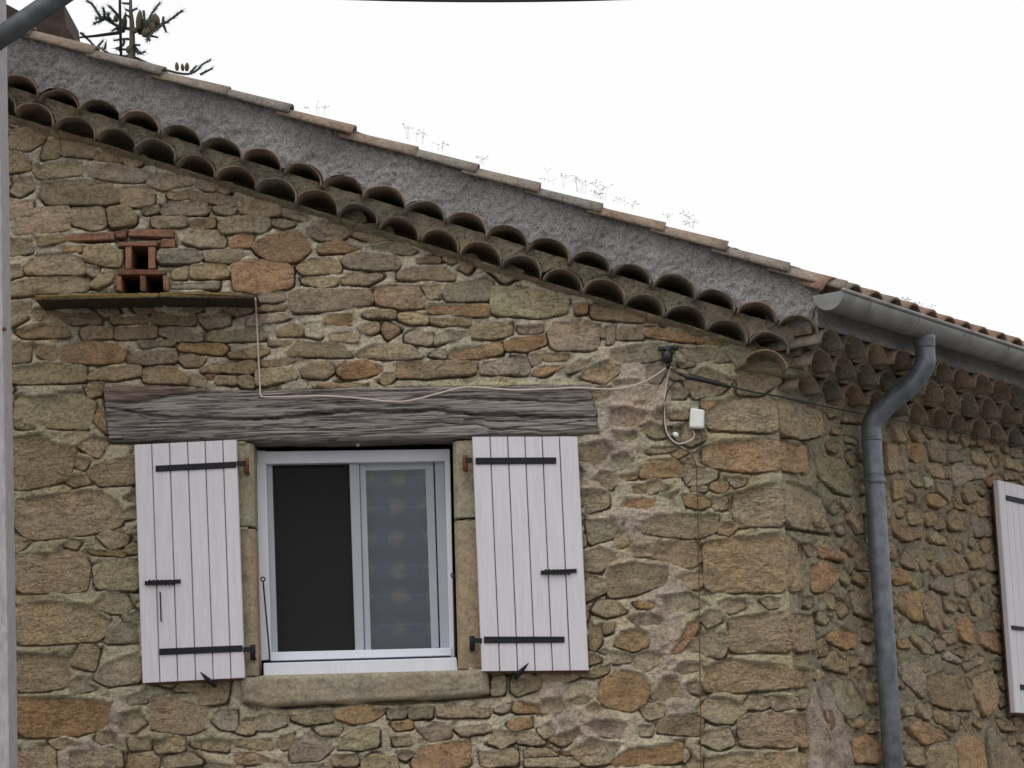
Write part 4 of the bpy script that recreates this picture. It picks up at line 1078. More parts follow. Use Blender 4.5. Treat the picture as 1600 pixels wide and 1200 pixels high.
def place(me, name, loc, ax, ay, az, parent, s=1.0):
    o = bpy.data.objects.new(name, me); COL.objects.link(o)
    M = Matrix(((ax[0]*s, ay[0], az[0]*s, loc[0]), (ax[1]*s, ay[1], az[1]*s, loc[1]), (ax[2]*s, ay[2], az[2]*s, loc[2]), (0, 0, 0, 1)))
    o.parent = parent; o.matrix_parent_inverse = parent_mat(parent).inverted(); o.matrix_basis = M; return o
def rot_about(v, ax, a_):
    v = np.asarray(v); ax = np.asarray(ax)/np.linalg.norm(ax); return v*math.cos(a_)+np.cross(ax, v)*math.sin(a_)+ax*(ax@v)*(1-math.cos(a_))
# row geometry along the gable: crown points traced, feet one rise below
lowA, lowB = G(125, 182, -.125), G(1145, 498, -.125); upA, upB = G(163, 157, -.175), G(1190, 472, -.175)
RISE = .088
cornice = empty("eave_cornice", (0, 0, 4.8)); attach(cornice, house)
def gable_row(A_, B_, nint, left, right, ytip):
    C = []
    for k in range(-left, nint+right+1):
        P = A_+(B_-A_)*k/nint; C.append(P-RZ*RISE)
    return C
low = gable_row(lowA, lowB, 16, 5, 1, -.12); up = gable_row(upA, upB, 16, 6, 1, -.175)
AY = np.array([0, 1.0, 0])
for row in (low, up):
    for P in row:
        a_ = rng.uniform(-.09, .09); ax = rot_about(RX, AY, a_); az = rot_about(RZ, AY, a_); yaw = rng.uniform(-.07, .07)
        ay = rot_about(AY, RZ, yaw)
        place(rng.choice(CT), "cornice_tile", P+AY*rng.uniform(-.020, .014)+RZ*rng.uniform(-.006, .005), ax, ay, az, cornice, rng.uniform(.93, 1.04))
# mortar between the arches and the beds
def arch_sheet(name, row, ytip, back, top_h, mat, step=.012, rows=6, disp=.003, colr=None, x_end=None, x_start=None, scallop=True, roughseed=81):
    """sheet standing over a row of arches: lower edge follows the tile crowns, upper edge a straight line top_h above the feet"""
    o0 = row[0]-RX*.11; L = (row[-1]-row[0])@RX+.22
    if x_end is not None: L = x_end
    us = np.arange(0, L, step); pitch = (row[-1]-row[0])@RX/(len(row)-1)
    V = []; Cc = []
    for u in us:
        best = 9
        k = min(range(len(row)), key=lambda q: abs((row[q]-o0)@RX-u)); du = u-(row[k]-o0)@RX; dz = (row[k]-o0)@RZ
        lo_ = dz+(RISE*math.sqrt(max(0, 1-(du/.112)**2)) if abs(du) < .112 else 0)
        lo_ -= .004
        for j in range(rows):
            v = j/(rows-1); zz = lo_*(1-v)+top_h*v
            P = o0+RX*u+RZ*zz; d = disp*(2*float(vnoise(np.array(u*60), np.array(zz*60), roughseed))-1)+disp*.8*(2*float(vnoise(np.array(u*25), np.array(zz*25), roughseed+3))-1)
            V.append((P[0], ytip+d+.004*rng.uniform(-1, 1)*(disp > .004), P[2]))
    n = len(us); F = [(i*rows+j, (i+1)*rows+j, (i+1)*rows+j+1, i*rows+j+1) for i in range(n-1) for j in range(rows-1)]
    b = len(V)
    for i in range(n): p = V[i*rows+rows-1]; V.append((p[0], back, p[2]))
    F += [(i*rows+rows-1, (i+1)*rows+rows-1, b+i+1, b+i) for i in range(n-1)]
    e_ = len(V)                                             # close the right end
    for j in range(rows): p = V[(n-1)*rows+j]; V.append((p[0]+.0, back, p[2]))
    F += [((n-1)*rows+j, e_+j, e_+j+1, (n-1)*rows+j+1) for j in range(rows-1)]
    return mesh_obj(name, V, F, mat, cornice, True, np.array(colr) if colr is not None else np.array([.3, .3, .3]))
arch_sheet("mortar_bed", low, -.112, .05, .132, M_MORTAR, colr=(.33, .29, .215), rows=10, disp=.007)
# sloping course that carries the lower row
def bed_course():
    us = np.arange(-.2, (low[-1]-low[0])@RX+.10, .02); V = []; rows = 6
    for u in us:
        for j in range(rows):
            v = j/(rows-1); P = low[0]+RX*u+RZ*((-.030+.020*float(fbm(np.array(u*6), np.array(.3), 95)))*v+.003); d = -.058+.056*v**1.3+.018*float(fbm(np.array(u*11), np.array(v*2.0), 91))+.006*float(fbm(np.array(u*40), np.array(v*5.0), 92)); V.append((P[0], d, P[2]+.006*float(fbm(np.array(u*9), np.array(v), 93))*(v > .5)))
    n = len(us); F = [(i*rows+j, i*rows+j+1, (i+1)*rows+j+1, (i+1)*rows+j) for i in range(n-1) for j in range(rows-1)]
    b = len(V)
    for i in range(n): p = V[i*rows]; V.append((p[0], .05, p[2]))
    F += [(i*rows, (i+1)*rows, b+i+1, b+i) for i in range(n-1)]
    mesh_obj("bed_course", V, F, M_MORTAR, cornice, True, np.array([.33, .285, .20]))
bed_course()
Vv, Ff = stone_geo(quad_g([(1214, 520), (1232, 500), (1256, 512), (1262, 545), (1240, 552), (1222, 545)]), .085, 991, 1.6, open_edge=.03); mesh_obj("corner_mortar", to_gable(Vv), Ff, M_MORTAR, cornice, True, np.array([.42, .37, .26]))
Vv, Ff = stone_geo(quad_g([(1120, 528), (1160, 538), (1215, 548), (1260, 560), (1262, 590), (1230, 592), (1150, 578)]), .045, 992, 1.6, open_edge=.03); mesh_obj("corner_mortar", to_gable(Vv), Ff, M_MORTAR, cornice, True, np.array([.36, .33, .23]))
mb = MB()
for row, hh in ((low, .13), (up, .12)):
    a_, b_ = row[0]-RX*.15-RZ*.02, row[-1]+RX*.08-RZ*.02; mb = MB(); mb.prism([np.array([p[0], .16, p[2]]) for p in (a_, b_, b_+RZ*hh, a_+RZ*hh)], np.array([0, .05, 0])); mb.build("mortar_core", M_MORTAR, cornice, False, np.array([.26, .22, .16]))
# grey rendered band up to the verge tiles
mb = MB(); a_, b_ = low[0]-RX*.3-RZ*.03, low[-1]+RX*.10-RZ*.03; mb.prism([np.array([p[0], .225, p[2]]) for p in (a_, b_, b_+RZ*.42, a_+RZ*.42)], np.array([0, .06, 0])); mb.build("attic_wall", M_MORTAR, cornice, False, np.array([.3, .26, .19]))
VA, VB = G(143, 78, -.17), G(1232, 420, -.17)          # underside of the verge tiles
top_h = float((VA-up[0])@RZ)
arch_sheet("rendered_band", up, -.170, .1, top_h+.0, M_RENDER, step=.0085, rows=26, disp=.0075, x_end=float((G(1280, 470, -.170)-up[0])@RX)+.11)

# side cornice: three rows
zb1 = G(1195, 575, -.1)[2]
SR = [(3.93, .11), (4.025, .21), (4.118, .30)]
UPV = np.array([0, 0, 1.0])
for r_, (z_, d_) in enumerate(SR):
    s_ = (.14, .10, .07)[r_]
    k = 0
    while s_ < 4.3:
        a_ = rng.uniform(-.06, .06); ay = -NV
        tilt = rot_about(ay, EV, rng.uniform(-.06, .06)); az = rot_about(UPV, EV, 0)
        place(rng.choice(CT), "cornice_tile", SW(s_+rng.uniform(-.008, .008), d_+rng.uniform(-.015, .012), z_), rot_about(EV, NV, a_), tilt, rot_about(UPV, NV, a_), cornice, rng.uniform(1.0, 1.1)); s_ += .245
    # bed between rows
    mb = MB(); P = [SW(s, d_-.06, z_+h_) for s, h_ in ((.02-.03*r_, .06), (4.5, .06), (4.5, .10), (.02-.03*r_, .10))]; mb.prism(P, -NV*(d_+.05)); mb.build("mortar_bed", M_MORTAR, cornice, False, np.array([.30, .255, .18]))
    mb = MB(); P = [SW(s, d_-.11, z_+h_) for s, h_ in ((.02, -.005), (4.5, -.005), (4.5, .08), (.02, .08))]; mb.prism(P, -NV*max(.03, d_-.06)); mb.build("mortar_core", M_MORTAR, cornice, False, np.array([.28, .23, .16]))
# corner tiles turned outward
for P, d in (((1197, 574), -.16),):
    p = G(*P, d); ay = rot_about(AY, UPV, .22); ax = np.cross(ay, UPV); ax = rot_about(RX, UPV, .22)
    ax = np.array([math.cos(.22), math.sin(.22), -.12]); ax /= np.linalg.norm(ax); az = np.cross(ax, ay)
    place(CT[1], "cornice_tile", p, ax, ay, az, cornice, 1.04)
# fascia behind the gutter
mb = MB(); zt3 = 4.10
mb.prism([SW(s, .27, zt3+h_) for s, h_ in ((-.02, .11), (4.5, .11), (4.5, .25), (-.02, .25))], -NV*.3); mb.build("eave_fascia", M_RENDER, cornice)

# ------------------------------------------------------------------ roof
roof = empty("roof", (0, 1, 5.2)); attach(roof, house)
VT = variants("verge_tile", .40, .105, .090, .070, th=.015, mat=M_VERGE, tones=[(.31, .25, .205), (.27, .24, .205), (.30, .25, .21), (.25, .23, .205), (.34, .26, .20)])
vb = [143, 250, 352, 450, 549, 647, 743, 840, 938, 1037, 1135, 1232, 1322]; vt0 = [62, 95, 127, 154, 187, 220, 247, 278, 309, 339, 370, 403, 432]
for k in range(-2, len(vb)):
    if k >= 0: P = G(vb[k], vt0[k]+22, -.225)
    else: P = G(vb[0], vt0[0]+22, -.225)-RX*.345*(-k)
    ay = -RX                                            # front end looks down the slope
    ay = rot_about(ay, AY, -.035 + rng.uniform(-.01, .01)); az = np.cross(np.array([0, 1.0, 0]), ay); az = az if az[2] > 0 else -az
    ax = np.cross(ay, az)
    yy = rng.uniform(-.008, .008)
    place(VT[k % 5], "verge_tile", P+np.array([0, .105+yy, 0]), ax, ay, az, roof)
    # bedding tile that turns down under the verge
# deck
kx = .434
def roof_z(p): return float(VB[2])-.095 - kx*((np.array([p[0], p[1], 0])-np.array([VB[0], -.17, 0]))@NV)
mb = MB()
pts = [np.array([-5.2, -.15, 0]), np.array([1.42, -.15, 0]), np.array([1.42, -.15, 0])+EV*8, np.array([-5.2, -.15, 0])+EV*8]
fr = [np.array([p[0], p[1], roof_z(p)]) for p in pts]; mb.prism(fr, np.array([0, 0, .035])); dk = mb.build("roof_deck", M_TILE, roof, False, np.array([.26, .18, .13]))
# half round courses over the deck
gx = np.arange(-5.1, 1.42, .034); gt = np.arange(0.06, 7.6, .034); GX, GT = np.meshgrid(gx, gt)
P_ = np.stack([GX, -.15+0*GX, 0*GX], -1)+GT[..., None]*EV
s_c = (P_-C0)@EV; d_c = (P_-C0)@NV
zc = float(VB[2])-.095-kx*((P_-np.array([VB[0], -.17, 0]))@NV)+.036
zc = zc + .055*np.abs(np.sin(np.pi*s_c/.21))**.7 + .022*((-d_c/.36) % 1.0)*-1+.012*fbm(s_c*3, d_c*3, 131)
nn_ = len(gx); J, I = np.nonzero(np.ones((len(gt)-1, nn_-1), bool)); idx = J*nn_+I
tone_f = np.array([.33, .23, .165])*(1+.45*fbm(np.floor(s_c/.21)*3.7, np.floor(d_c/.36)*2.3, 133))[..., None]
o = mesh_obj("tile_field", np.stack([P_[..., 0], P_[..., 1], zc], -1).reshape(-1, 3), np.stack([idx, idx+1, idx+1+nn_, idx+nn_], 1).tolist(), M_VERGE, roof, True, tone_f.reshape(-1, 3)); o["kind"] = "stuff"
# eave ends of the tile courses above the gutter
FT = variants("roof_tile", .45, .094, .078, .080, th=.015, mat=M_VERGE, tones=[(.31, .21, .155), (.27, .21, .17), (.33, .215, .155), (.26, .22, .185), (.37, .235, .165)])
KA = math.atan(kx); UPS = -NV*math.cos(KA)+UPV*math.sin(KA); NRM = NV*math.sin(KA)+UPV*math.cos(KA)
s_ = .02; ez = 4.370
while s_ < 4.4:
    for c_ in range(1):
        P = SW(s_+rng.uniform(-.012, .012), .345-rng.uniform(0, .02), ez)+UPS*(.36*c_)+NRM*(.012*c_+.01)
        a_ = rng.uniform(-.05, .05)
        place(FT[rng.randrange(5)], "roof_tile", P, rot_about(EV, UPS, a_), UPS, rot_about(NRM, UPS, a_), roof)
    s_ += rng.uniform(.20, .225)
mb = MB(); P = [SW(s, d, ez+dz) for s, d, dz in ((.12, .33, -.03), (4.5, .33, -.03), (4.5, .33, .0), (.12, .33, .0))]; mb.prism(P, -NV*.3+UPV*.13); mb.build("under_tiles", M_TILE, roof, False, np.array([.27, .17, .12]))
# chimney at the upper left
ch = empty("chimney", tuple(G(60, 40, 1.2))); attach(ch, roof)
mb = MB(); q = [G(*p, 1.0) for p in [(-40, 120), (108, 120), (104, 44), (99, 4), (62, 24), (32, 18), (0, 1), (-40, -20)]]; mb.prism(q, np.array([0, .5, 0])); mb.build("chimney_stack", M_CHIM, ch)
mb = MB(); q = [G(*p, .97) for p in [(90, 76), (126, 76), (112, 54), (104, 42), (96, 40)]]; mb.prism(q, np.array([0, .56, 0])); mb.build("chimney_flashing", M_CHIM, ch)

# ------------------------------------------------------------------ gutter and downpipe
GD, GZ, GR = .40, S(1294, 458, .40)[1], .083
gs0 = S(1294, 460, .40)[0]
def gutter_mesh():
    mb = MB(); n = 20; Lg = [gs0, gs0+.6, gs0+2, 5.2]; V = []
    for s in Lg:
        for k in range(n+1):
            a_ = math.pi+math.pi*k/n
            for r in (GR, GR-.004): V.append(SW(s, GD+math.cos(a_)*r, GZ+math.sin(a_)*r))
    m_ = (n+1)*2; F = []
    for i in range(len(Lg)-1):
        for k in range(n):
            b = i*m_+k*2; F += [(b, b+m_, b+m_+2, b+2), (b+1, b+3, b+m_+3, b+m_+1)]
    mb.add(V, F)
    return mb
gut = gutter_mesh().build("gutter", M_ZINC, house, True)
mb = MB(); mb.tube([SW(gs0-.004, GD+GR+.003, GZ+.002), SW(5.2, GD+GR+.003, GZ+.002)], .0105, 12); mb.build("gutter_lip", M_ZINC, gut, True)
mb = MB(); mb.prism([SW(gs0, GD+math.cos(a_)*(GR+.002), GZ+math.sin(a_)*(GR+.002)) for a_ in np.linspace(2*math.pi, math.pi, 22)], EV*.006); mb.build("gutter_end_cap", M_ZINC, gut)
for x, y in ((1340, 490), (1415, 500), (1488, 545), (1557, 570)):
    s = S(x, y, GD)[0]; mb = MB()
    mb.tube([SW(s, GD+math.cos(a_)*(GR+.001), GZ+math.sin(a_)*(GR+.001)) for a_ in np.linspace(math.pi, 2*math.pi, 18)], .0032, 6); mb.build("gutter_seam", M_ZINC, gut, True)
so_, _ = S(1444, 530, GD); sw_, _ = S(1362, 690, .10)
zA = GZ-GR+.01
pts = [SW(so_, GD, zA), SW(so_, GD, zA-.08), SW(so_-.004, GD-.006, zA-.15), SW(so_-.03, GD-.075, zA-.245), SW(sw_+.03, .20, zA-.335), SW(sw_+.004, .115, zA-.42), SW(sw_, .10, zA-.51), SW(sw_, .10, zA-.66), SW(sw_, .10, 3.3)]
pp = smooth_path(pts[:8], 7)+[SW(sw_, .10, 3.0), SW(sw_, .10, 0.1)]
mb = MB(); mb.tube(pp, .053, 20); dp = mb.build("downpipe", M_ZINCP, house, True)
for y, r, hgt in ((752, .060, .035), (742, .057, .012), (688, .0565, .02), (600, 0, 0)):
    if not r: continue
    _, z = S(1366, y, .10); mb = MB(); c = SW(sw_, .10, z); mb.lathe(c, UPV, [(-hgt/2, .053), (-hgt/2+.004, r), (hgt/2-.004, r), (hgt/2, .053)], 20); mb.build("pipe_collar", M_ZINCP, dp, True)
mb = MB(); c = SW(so_, GD, zA-.03); mb.lathe(c, UPV, [(-.03, .054), (-.02, .057), (.02, .059), (.035, .064)], 20); mb.build("pipe_outlet", M_ZINCP, dp, True)

# ------------------------------------------------------------------ cables and fittings
def cable(name, px, Y, r, mat, label, sub=6):
    P = [G(x, y, (Y if np.isscalar(Y) else Y[i])) for i, (x, y) in enumerate(px)]
    mb = MB(); mb.tube(smooth_path(P, sub), r, 7); o = mb.build(name, mat, None, True); tag(o, label, "cable"); return o
cable("cable", [(399, 466), (401, 500), (404, 560), (406, 600), (407, 616), (412, 620), (440, 620), (500, 618.5), (560, 622), (605, 627), (640, 626), (680, 616), (715, 607), (735, 604.5), (770, 607), (810, 609.5), (860, 607.5), (900, 606), (950, 608), (975, 606), (1000, 599), (1022, 588), (1040, 575)],
      [-.215, -.05, -.03, -.03, -.045] + [-.048]*14 + [-.04, -.05, -.06, -.07], .0042, M_CABW, "long cream cable running along the wooden beam to the ledge")
cable("cable", [(1048, 573), (1043, 590), (1039, 620), (1038, 650), (1041, 672), (1048, 685), (1059, 693), (1072, 691), (1082, 686), (1085, 679), (1082, 672)], [-.07, -.04]+[-.03]*9, .0042, M_CABW, "short cream cable looping from the black bracket to the white box")
cable("cable", [(1048, 576), (1062, 584), (1090, 592), (1130, 601), (1170, 611), (1215, 619)], -.05, .0048, M_CABK, "black service cable leaving the black bracket towards the corner")
def side_cable():
    P = [G(1215, 619, -.05)]+[SW(S(x, y, .05)[0], .05, S(x, y, .05)[1]) for x, y in ((1260, 629), (1330, 643), (1420, 660), (1520, 680), (1620, 700))]
    mb = MB(); mb.tube(P, .0042, 7); o = mb.build("cable", M_CABK, None, True); tag(o, "thin black cable running under the side wall's tiled eave", "cable")
side_cable()
cable("cable", [(1064, 592), (1048, 604), (1039, 625), (1037, 660), (1044, 685), (1060, 698), (1076, 707)], -.032, .003, M_CABK, "thin black wire looping beside the short cream cable")
cable("cable", [(1094, 674), (1097, 688), (1092, 702), (1078, 709)], -.03, .0028, M_CABK, "short black wire hanging below the white box")
cable("cable", [(1078, 708), (1087, 725), (1089, 760), (1091, 840), (1092.5, 950), (1094, 1080), (1095.5, 1260)], -.030, .0026, M_RUST, "thin rusty wire running straight down the wall at the quoins")
mb = MB(); mb.tube(smooth_path([G(1058, 582, -.07), G(1072, 588, -.07), G(1092, 592, -.065), G(1128, 601, -.055), G(1138, 604, -.052)], 4), [.004]+[.0085]*4+[.016]*4+[.014]*3+[.010]*3+[.009, .005], 8)
o = mb.build("cable_clamp", M_PLAST, None, True); tag(o, "black anchor clamp gripping the service cable beside the bracket", "cable clamp")
br = empty("cable_bracket", tuple(G(1043, 570, -.03))); tag(br, "black plastic cable bracket with two arms on the gable wall", "cable bracket")
mb = MB(); c = G(1043.5, 557, -.07); mb.lathe(G(1043, 566.5, -.07), UPV, [(0, .020), (.004, .027), (.05, .029), (.056, .022)], 14); mb.build("body", M_PLAST, br, True)
mb = MB(); l = G(1031, 545.5, -.07); r_ = G(1063-8, 543.5, -.07); mb.tube([l, l*.6+r_*.4, r_], [.010, .014, .010], 10); mb.build("cross_arm", M_PLAST, br, True)
for p in ((1031.5, 545.3), (1061-5.5, 543.7)):
    mb = MB(); q = G(*p, -.07); mb.lathe(q-UPV*.014, UPV, [(0, .006), (.004, .012), (.024, .012), (.028, .006)], 10); mb.build("arm_end", M_PLAST, br, True)
mb = MB(); q = G(1044, 549, -.07); mb.lathe(q-UPV*.012, UPV, [(0, .012), (.02, .018), (.032, .010)], 12); mb.build("cap", M_PLAST, br, True)
mb = MB(); mb.tube([G(1044, 567, -.07), G(1045, 576, -.06)], .011, 10); mb.tube([G(1044, 560, -.06), G(1044, 560, .02)], .012, 8); mb.build("wall_stem", M_PLAST, br, True)
bx = empty("junction_box", tuple(G(1089, 668, -.05))); tag(bx, "small white plastic box fixed to the wall near the corner", "junction box")
part_px("box_lid", [[(1079, 636.5), (1101, 640), (1100.5, 669), (1077.5, 668)]], -.075, .05, M_BOX, bx, .010)
part_px("box_base", [[(1081, 641), (1100, 643), (1099.5, 671), (1080, 670.5)]], -.026, .03, M_CABK, bx, .003)
mb = MB()
for k in range(3): prism_px(mb, [(1080.5+k*2.2, 641), (1081.3+k*2.2, 641), (1081+k*2.2, 667), (1080.2+k*2.2, 667)], -.0762, .003)
for k in range(3):
    m2 = MB(); m2.v = mb.v[k*8:k*8+8]; m2.f = mb.f[:6]; m2.build("lid_rib", M_BOX, bx)
mb = MB(); mb.lathe(G(1052.5, 677, -.02), np.array([.5, -.6, -.5]), [(0, .008), (.01, .013), (.03, .012), (.034, .006)], 10); o = mb.build("wire_clip", M_BOX, None, True); tag(o, "tiny white clip below left of the white box", "clip")
mb = MB(); mb.lathe(G(1048.5, 668.5, -.015), np.array([.1, -1, 0]), [(0, .009), (.03, .008), (.034, .004)], 8); o = mb.build("bolt_head", M_PLAST, None, True); tag(o, "dark bolt just above the tiny white clip", "bolt")
mb = MB(); mb.lathe(G(559, 692, .08), np.array([0, -.3, -1]), [(-.01, .006), (.004, .010), (.016, .008), (.02, .002)], 8); o = mb.build("hook_knob", M_BOX, None, True); tag(o, "small pale knob under the middle of the wooden beam", "knob")
# overhead wires at the top edge
mb = MB(); P = []
for x in np.linspace(-900, 2400, 60): P.append(G(x, 1.0-((x-760)/210.0)**2*3.4, -3.0))
mb.tube(P, .0075, 8); o = mb.build("overhead_cable", M_CABK, None, True); tag(o, "dark overhead cable sagging into the top of the picture", "cable")

# ------------------------------------------------------------------ concrete pole with lamp arm, at the left
PYP = -1.1
pole = empty("concrete_pole", (G(0, 1200, PYP)[0]-.1, PYP, 0)); tag(pole, "pale concrete utility pole with recessed sides at the left edge", "utility pole")
pr = [G(9, 60, PYP+.2), G(13, 400, PYP+.2), G(17, 620, PYP+.2), G(27, 1200, PYP+.2)]
def pole_x(z): 
    zz = [p[2] for p in pr][::-1]; xx = [p[0] for p in pr][::-1]
    if z < zz[0]: return xx[0]+(xx[1]-xx[0])/(zz[1]-zz[0])*(z-zz[0])
    if z > zz[-1]: return xx[-1]+(xx[-1]-xx[-2])/(zz[-1]-zz[-2])*(z-zz[-1])
    return float(np.interp(z, zz, xx))
mb = MB()
def pbox(x0, x1, y0, y1, z0, z1, f0=0, f1=0): 
    V = []
    for z in (z0, z1):
        X = pole_x(z); V += [(X+x0, y0, z), (X+x1, y0, z), (X+x1, y1, z), (X+x0, y1, z)]
    mb.add(V, [(0, 3, 2, 1), (4, 5, 6, 7), (0, 1, 5, 4), (1, 2, 6, 5), (2, 3, 7, 6), (3, 0, 4, 7)])
def pole_box(name, *a):
    global mb
    mb = MB(); pbox(*a); o = mb.build(name, M_CONC, pole); bv = o.modifiers.new("bevel", 'BEVEL'); bv.width = .006; bv.segments = 2; return o
pole_box("flange", -.05, 0, PYP, PYP+.2, 0, 7.6); pole_box("flange", -.30, -.25, PYP, PYP+.2, 0, 7.6)
pole_box("web", -.25, -.05, PYP+.07, PYP+.13, 0, 7.598)
zr = [0.0, .35, 1.0, 1.35, 2.0, 2.3, 2.78, 3.05, 3.5, 3.7, 4.9, 5.1, 6.2, 6.4, 7.4, 7.6]
for a_, b_ in zip(zr[::2], zr[1::2]): pole_box("web_rib", -.25, -.05, PYP+.004, PYP+.196, a_, b_)
mb = MB(); q = G(7, 514, PYP); mb.lathe(q, np.array([0, -1, 0]), [(-.01, .008), (.012, .008)], 10); mb.build("bolt", M_RUST, pole, True)
a_ = G(-25, 76, PYP-.05); b_ = G(106, -14, PYP-.05); d_ = (b_-a_)
mb = MB(); mb.tube([a_, a_+d_*.5, b_, b_+d_*.9], [.052, .052, .051, .049], 18); mb.build("lamp_arm", M_ARM, pole, True)
e_ = b_+d_*.9
mb = MB(); mb.tube([e_-d_*.06, e_+d_*.1, e_+d_*.1+np.array([.15, 0, .02]), e_+d_*.1+np.array([.5, 0, .03]), e_+d_*.1+np.array([.62, 0, .01])], [.045, .06, .10, .11, .03], 14); mb.build("lamp_head", M_ARM, pole, True)

# ------------------------------------------------------------------ antenna mast and fir tree behind the roof
an = empty("aerial_mast", tuple(G(189, 90, 1.6))); tag(an, "dark thin aerial mast with a brace rising behind the roof edge", "aerial")
mb = MB(); mb.tube([G(190, 120, 1.6), G(187.5, 20, 1.6), G(186, -120, 1.6)], .0085, 10); mb.build("mast", M_IRON, an, True)
mb = MB(); mb.tube([G(124, 58.5, 1.6), G(150, 56, 1.6), G(187, 51, 1.6)], [.006, .009, .012], 8); mb.build("brace", M_IRON, an, True)
TY = 7.0
def tz(x, y, dy=0.0): return G(120+x/7.27, y/7.27, TY+dy)
tree = empty("fir_tree", (tz(615, 0)[0], TY, 0)); tag(tree, "fir tree top with upright cones showing above the roof", "tree")
mb = MB(); t0 = tz(610, -40); base = np.array([t0[0], TY, 0])
mb.tube([tz(608, -160), t0, tz(612, 120), tz(625, 250), tz(630, 480), tz(620, 700), np.array([tz(620, 700)[0], TY, 3]), base], [.008, .012, .015, .02, .024, .035, .08, .14], 8); mb.build("trunk", M_BARK, tree, True)
tw = MB(); wood = MB(); far = MB()
def sprig(pts, r=.012, needles=True):
    P = smooth_path(pts, 5); wood.tube(P, [r*.5*(1-.4*i/len(P)) for i in range(len(P))], 5)
    for i in range(len(P)-1):
        d = P[i+1]-P[i]; L = np.linalg.norm(d)
        if L < 1e-6: continue
        dn = d/L; k = max(3, int(L/.0035))
        for q in range(k):
            c = P[i]+d*(q+rng.random())/k; a_ = np.cross(dn, [rng.uniform(-1, 1), rng.uniform(-1, 1), rng.uniform(-.4, 1)]); a_ /= np.linalg.norm(a_)+1e-9
            tip = c+(a_*.8+dn*.7)*r*rng.uniform(1.2, 2.0); wv = np.cross(a_, dn)*.0034
            tw.add([c-wv, c+wv, tip], [(0, 1, 2)])
B = [[(630, 330), (480, 300), (330, 215), (270, 190), (180, 55), (110, 5)], [(330, 210), (190, 270)], [(300, 200), (210, 210)], [(320, 200), (305, 90)], [(370, 230), (355, 150)], [(560, 330), (480, 190), (370, 70)], [(540, 330), (555, 150)],
     [(630, 330), (760, 370), (900, 300), (980, 270), (1040, 240), (1200, 120)], [(800, 270), (850, 160), (940, 35)], [(980, 275), (850, 380), (800, 460)], [(980, 270), (1015, 365)], [(985, 190), (980, 270)], [(760, 390), (920, 425)], [(790, 400), (830, 465)],
     [(610, 130), (550, 105)], [(610, 40), (515, 35)], [(620, 125), (690, 95)], [(620, 200), (560, 170)], [(630, 450), (540, 440), (420, 460)], [(640, 510), (720, 515)], [(650, 540), (700, 600), (780, 590)], [(640, 510), (730, 620)],
     [(630, 640), (900, 760), (1200, 840), (1340, 815), (1430, 730), (1520, 685)], [(1290, 825), (1360, 750)], [(1400, 850), (1545, 775)], [(620, 560), (450, 560)], [(540, 440), (520, 520), (440, 550)], [(760, 120), (770, 300)], [(240, 530), (300, 460)], [(620, 640), (400, 620), (240, 530)], [(320, 560), (330, 490)], [(45, 375), (90, 410), (200, 520)],
     [(480, 300), (400, 350)], [(420, 250), (340, 180)], [(680, 345), (760, 250)], [(850, 320), (860, 200)]]
for k, br_ in enumerate(B):
    wood = MB()
    dz_ = rng.uniform(-.25, .25); sprig([tz(x, y, dz_*(i/(len(br_)-1)) if k < 8 or len(br_) > 2 else dz_*.4) for i, (x, y) in enumerate(br_)], .030 if k in (0, 7, 5) else .024)
    wood.build('limb', M_NEEDLE, tree, True)
wood = far
for zz in np.arange(2.5, 5.6, .22):                      # lower whorls, out of sight behind the house
    for q in range(7):
        a_ = q*.9+zz*3; R = (6.6-zz)*.32; c = np.array([t0[0], TY, zz]); sprig([c, c+np.array([math.cos(a_)*R*.5, math.sin(a_)*R*.5, .05]), c+np.array([math.cos(a_)*R, math.sin(a_)*R, -.08])], .03)
fl_ = far.build("lower_limbs", M_BARK, tree, True); fl_["kind"] = "stuff"
cr_ = tw.build("needles", M_NEEDLE, tree, False); cr_["kind"] = "stuff"
for x, y, rx, ry in ((700, 215, 30, 120), (745, 300, 34, 90), (790, 290, 36, 100), (835, 270, 30, 90), (880, 215, 32, 75), (915, 225, 26, 65), (450, 205, 24, 42), (545, 240, 22, 85), (600, 560, 30, 48), (1140, 750, 18, 52), (1205, 760, 16, 45), (1250, 755, 20, 52), (770, 370, 30, 50), (525, 320, 26, 50), (500, 550, 22, 36), (720, 330, 30, 60), (815, 360, 30, 60), (860, 300, 28, 60), (660, 340, 24, 36), (480, 330, 20, 36), (310, 175, 14, 40), (980, 235, 14, 36)):
    c = tz(x, y+ry, rng.uniform(-.08, .08)); k = .0000; Lc = 2*ry/7.27/ (FPX/ (DIST+TY)); rc = 1.3*rx/7.27/(FPX/(DIST+TY))
    mb = MB(); mb.lathe(c, np.array([rng.uniform(-.15, .15), 0, 1]), [(Lc*t, rc*(math.sin(math.pi*min(1, .12+t*.85))**.6)*(1+.10*(i % 2))) for i, t in enumerate(np.linspace(0, 1, 14))], 8); mb.build("cone", M_CONE, tree, True)

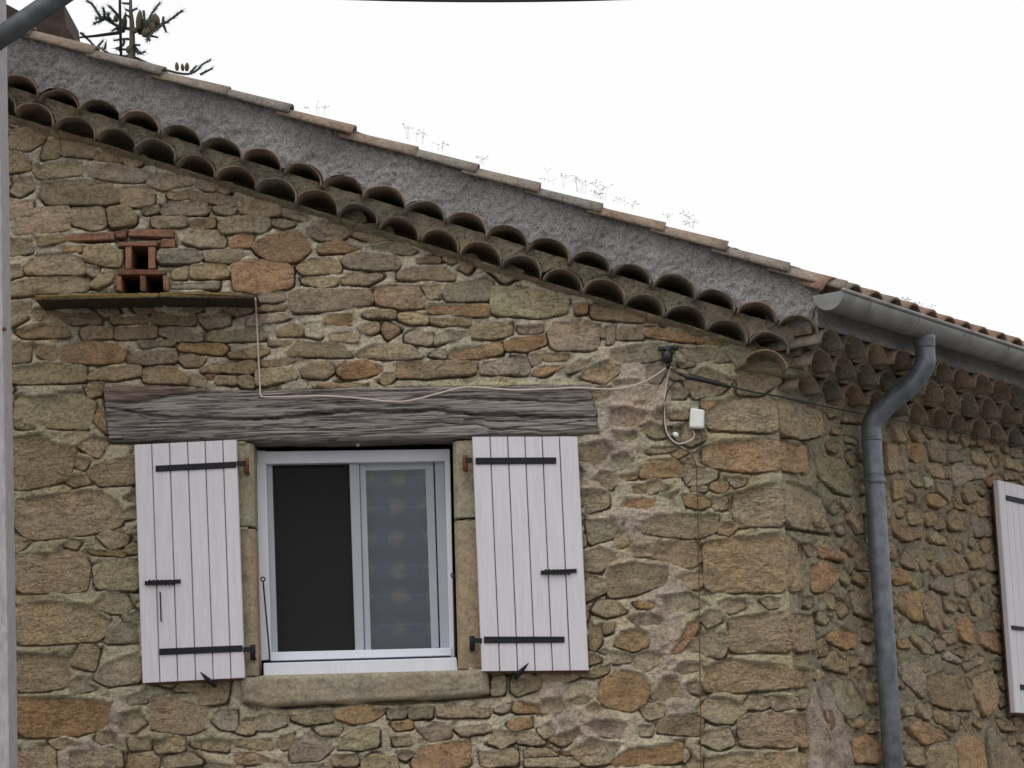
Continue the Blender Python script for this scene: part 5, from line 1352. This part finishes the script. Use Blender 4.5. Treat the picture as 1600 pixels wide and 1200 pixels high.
# ------------------------------------------------------------------ weeds on the roof edge
def weed(px, n, hgt, label, Y=-.18, side_=False, spread=26):
    mb = MB(); base = None
    for k in range(max(3, int(n*.7))):
        x = px[0]+rng.uniform(-1, 1)*spread; 
        yb_ = px[1]+(x-px[0])*.31
        P0 = G(x, yb_+6, Y); P0 = P0
        h_ = hgt*.58*rng.uniform(.12, 1); lean = rng.uniform(-.25, .35)
        tip = P0+np.array([lean*h_, rng.uniform(-.3, .3)*h_, h_+.02]); mid = P0*.5+tip*.5+np.array([rng.uniform(-.1, .1)*h_, 0, .0])
        mb.tube([P0, mid, tip], [.0007, .0005, .0003], 3)
        for q in range(rng.randrange(2, 5)):
            c = tip+np.array([rng.uniform(-1, 1), rng.uniform(-1, 1), rng.uniform(-.7, .6)])*np.array([.028, .02, .02]); r_ = rng.uniform(.0015, .0045)
            mb.tube([tip*.7+mid*.3, c], .0005, 3, False)
            mb.add([c+np.array(v)*r_ for v in ((1.6, 0, .3), (0, 1, 0), (-1.3, 0, -.2), (0, -1, 0), (.2, 0, .7), (0, 0, -.6))], [(0, 1, 4), (1, 2, 4), (2, 3, 4), (3, 0, 4), (1, 0, 5), (2, 1, 5), (3, 2, 5), (0, 3, 5)])
    o = mb.build("roof_weed", M_WEED); tag(o, label, "weed", "weeds on the roof edge"); return o
weed((493, 172), 7, .07, "small dark weed sprig on the roof edge left of the long weed row", spread=14)
weed((650, 216), 9, .09, "wispy weed tuft on the verge tile above the middle of the gable", spread=16)
weed((688, 230), 5, .07, "sparse weed sprig just right of the middle wispy tuft", spread=10)
weed((752, 250), 4, .05, "lone tiny weed at a verge tile joint near the middle", spread=5)
weed((870, 285), 8, .10, "loose weed stems at the left end of the largest roof clump", spread=20)
weed((925, 301), 22, .12, "largest clump of wispy weeds on the verge tiles", spread=26)
weed((975, 317), 6, .07, "thin weed stems right of the largest clump", spread=16)
weed((1062, 345), 14, .10, "medium weed clump on the lower verge tiles", spread=24)
weed((1412, 474), 12, .09, "weed clump above the zinc gutter near its end", Y=.55, spread=16)
weed((1448, 487), 9, .07, "smaller weed clump further along above the zinc gutter", Y=.75, spread=16)
weed((1570, 530), 5, .05, "tiny weed above the gutter at the right edge", Y=1.4, spread=14)

scn.render.engine = 'CYCLES'
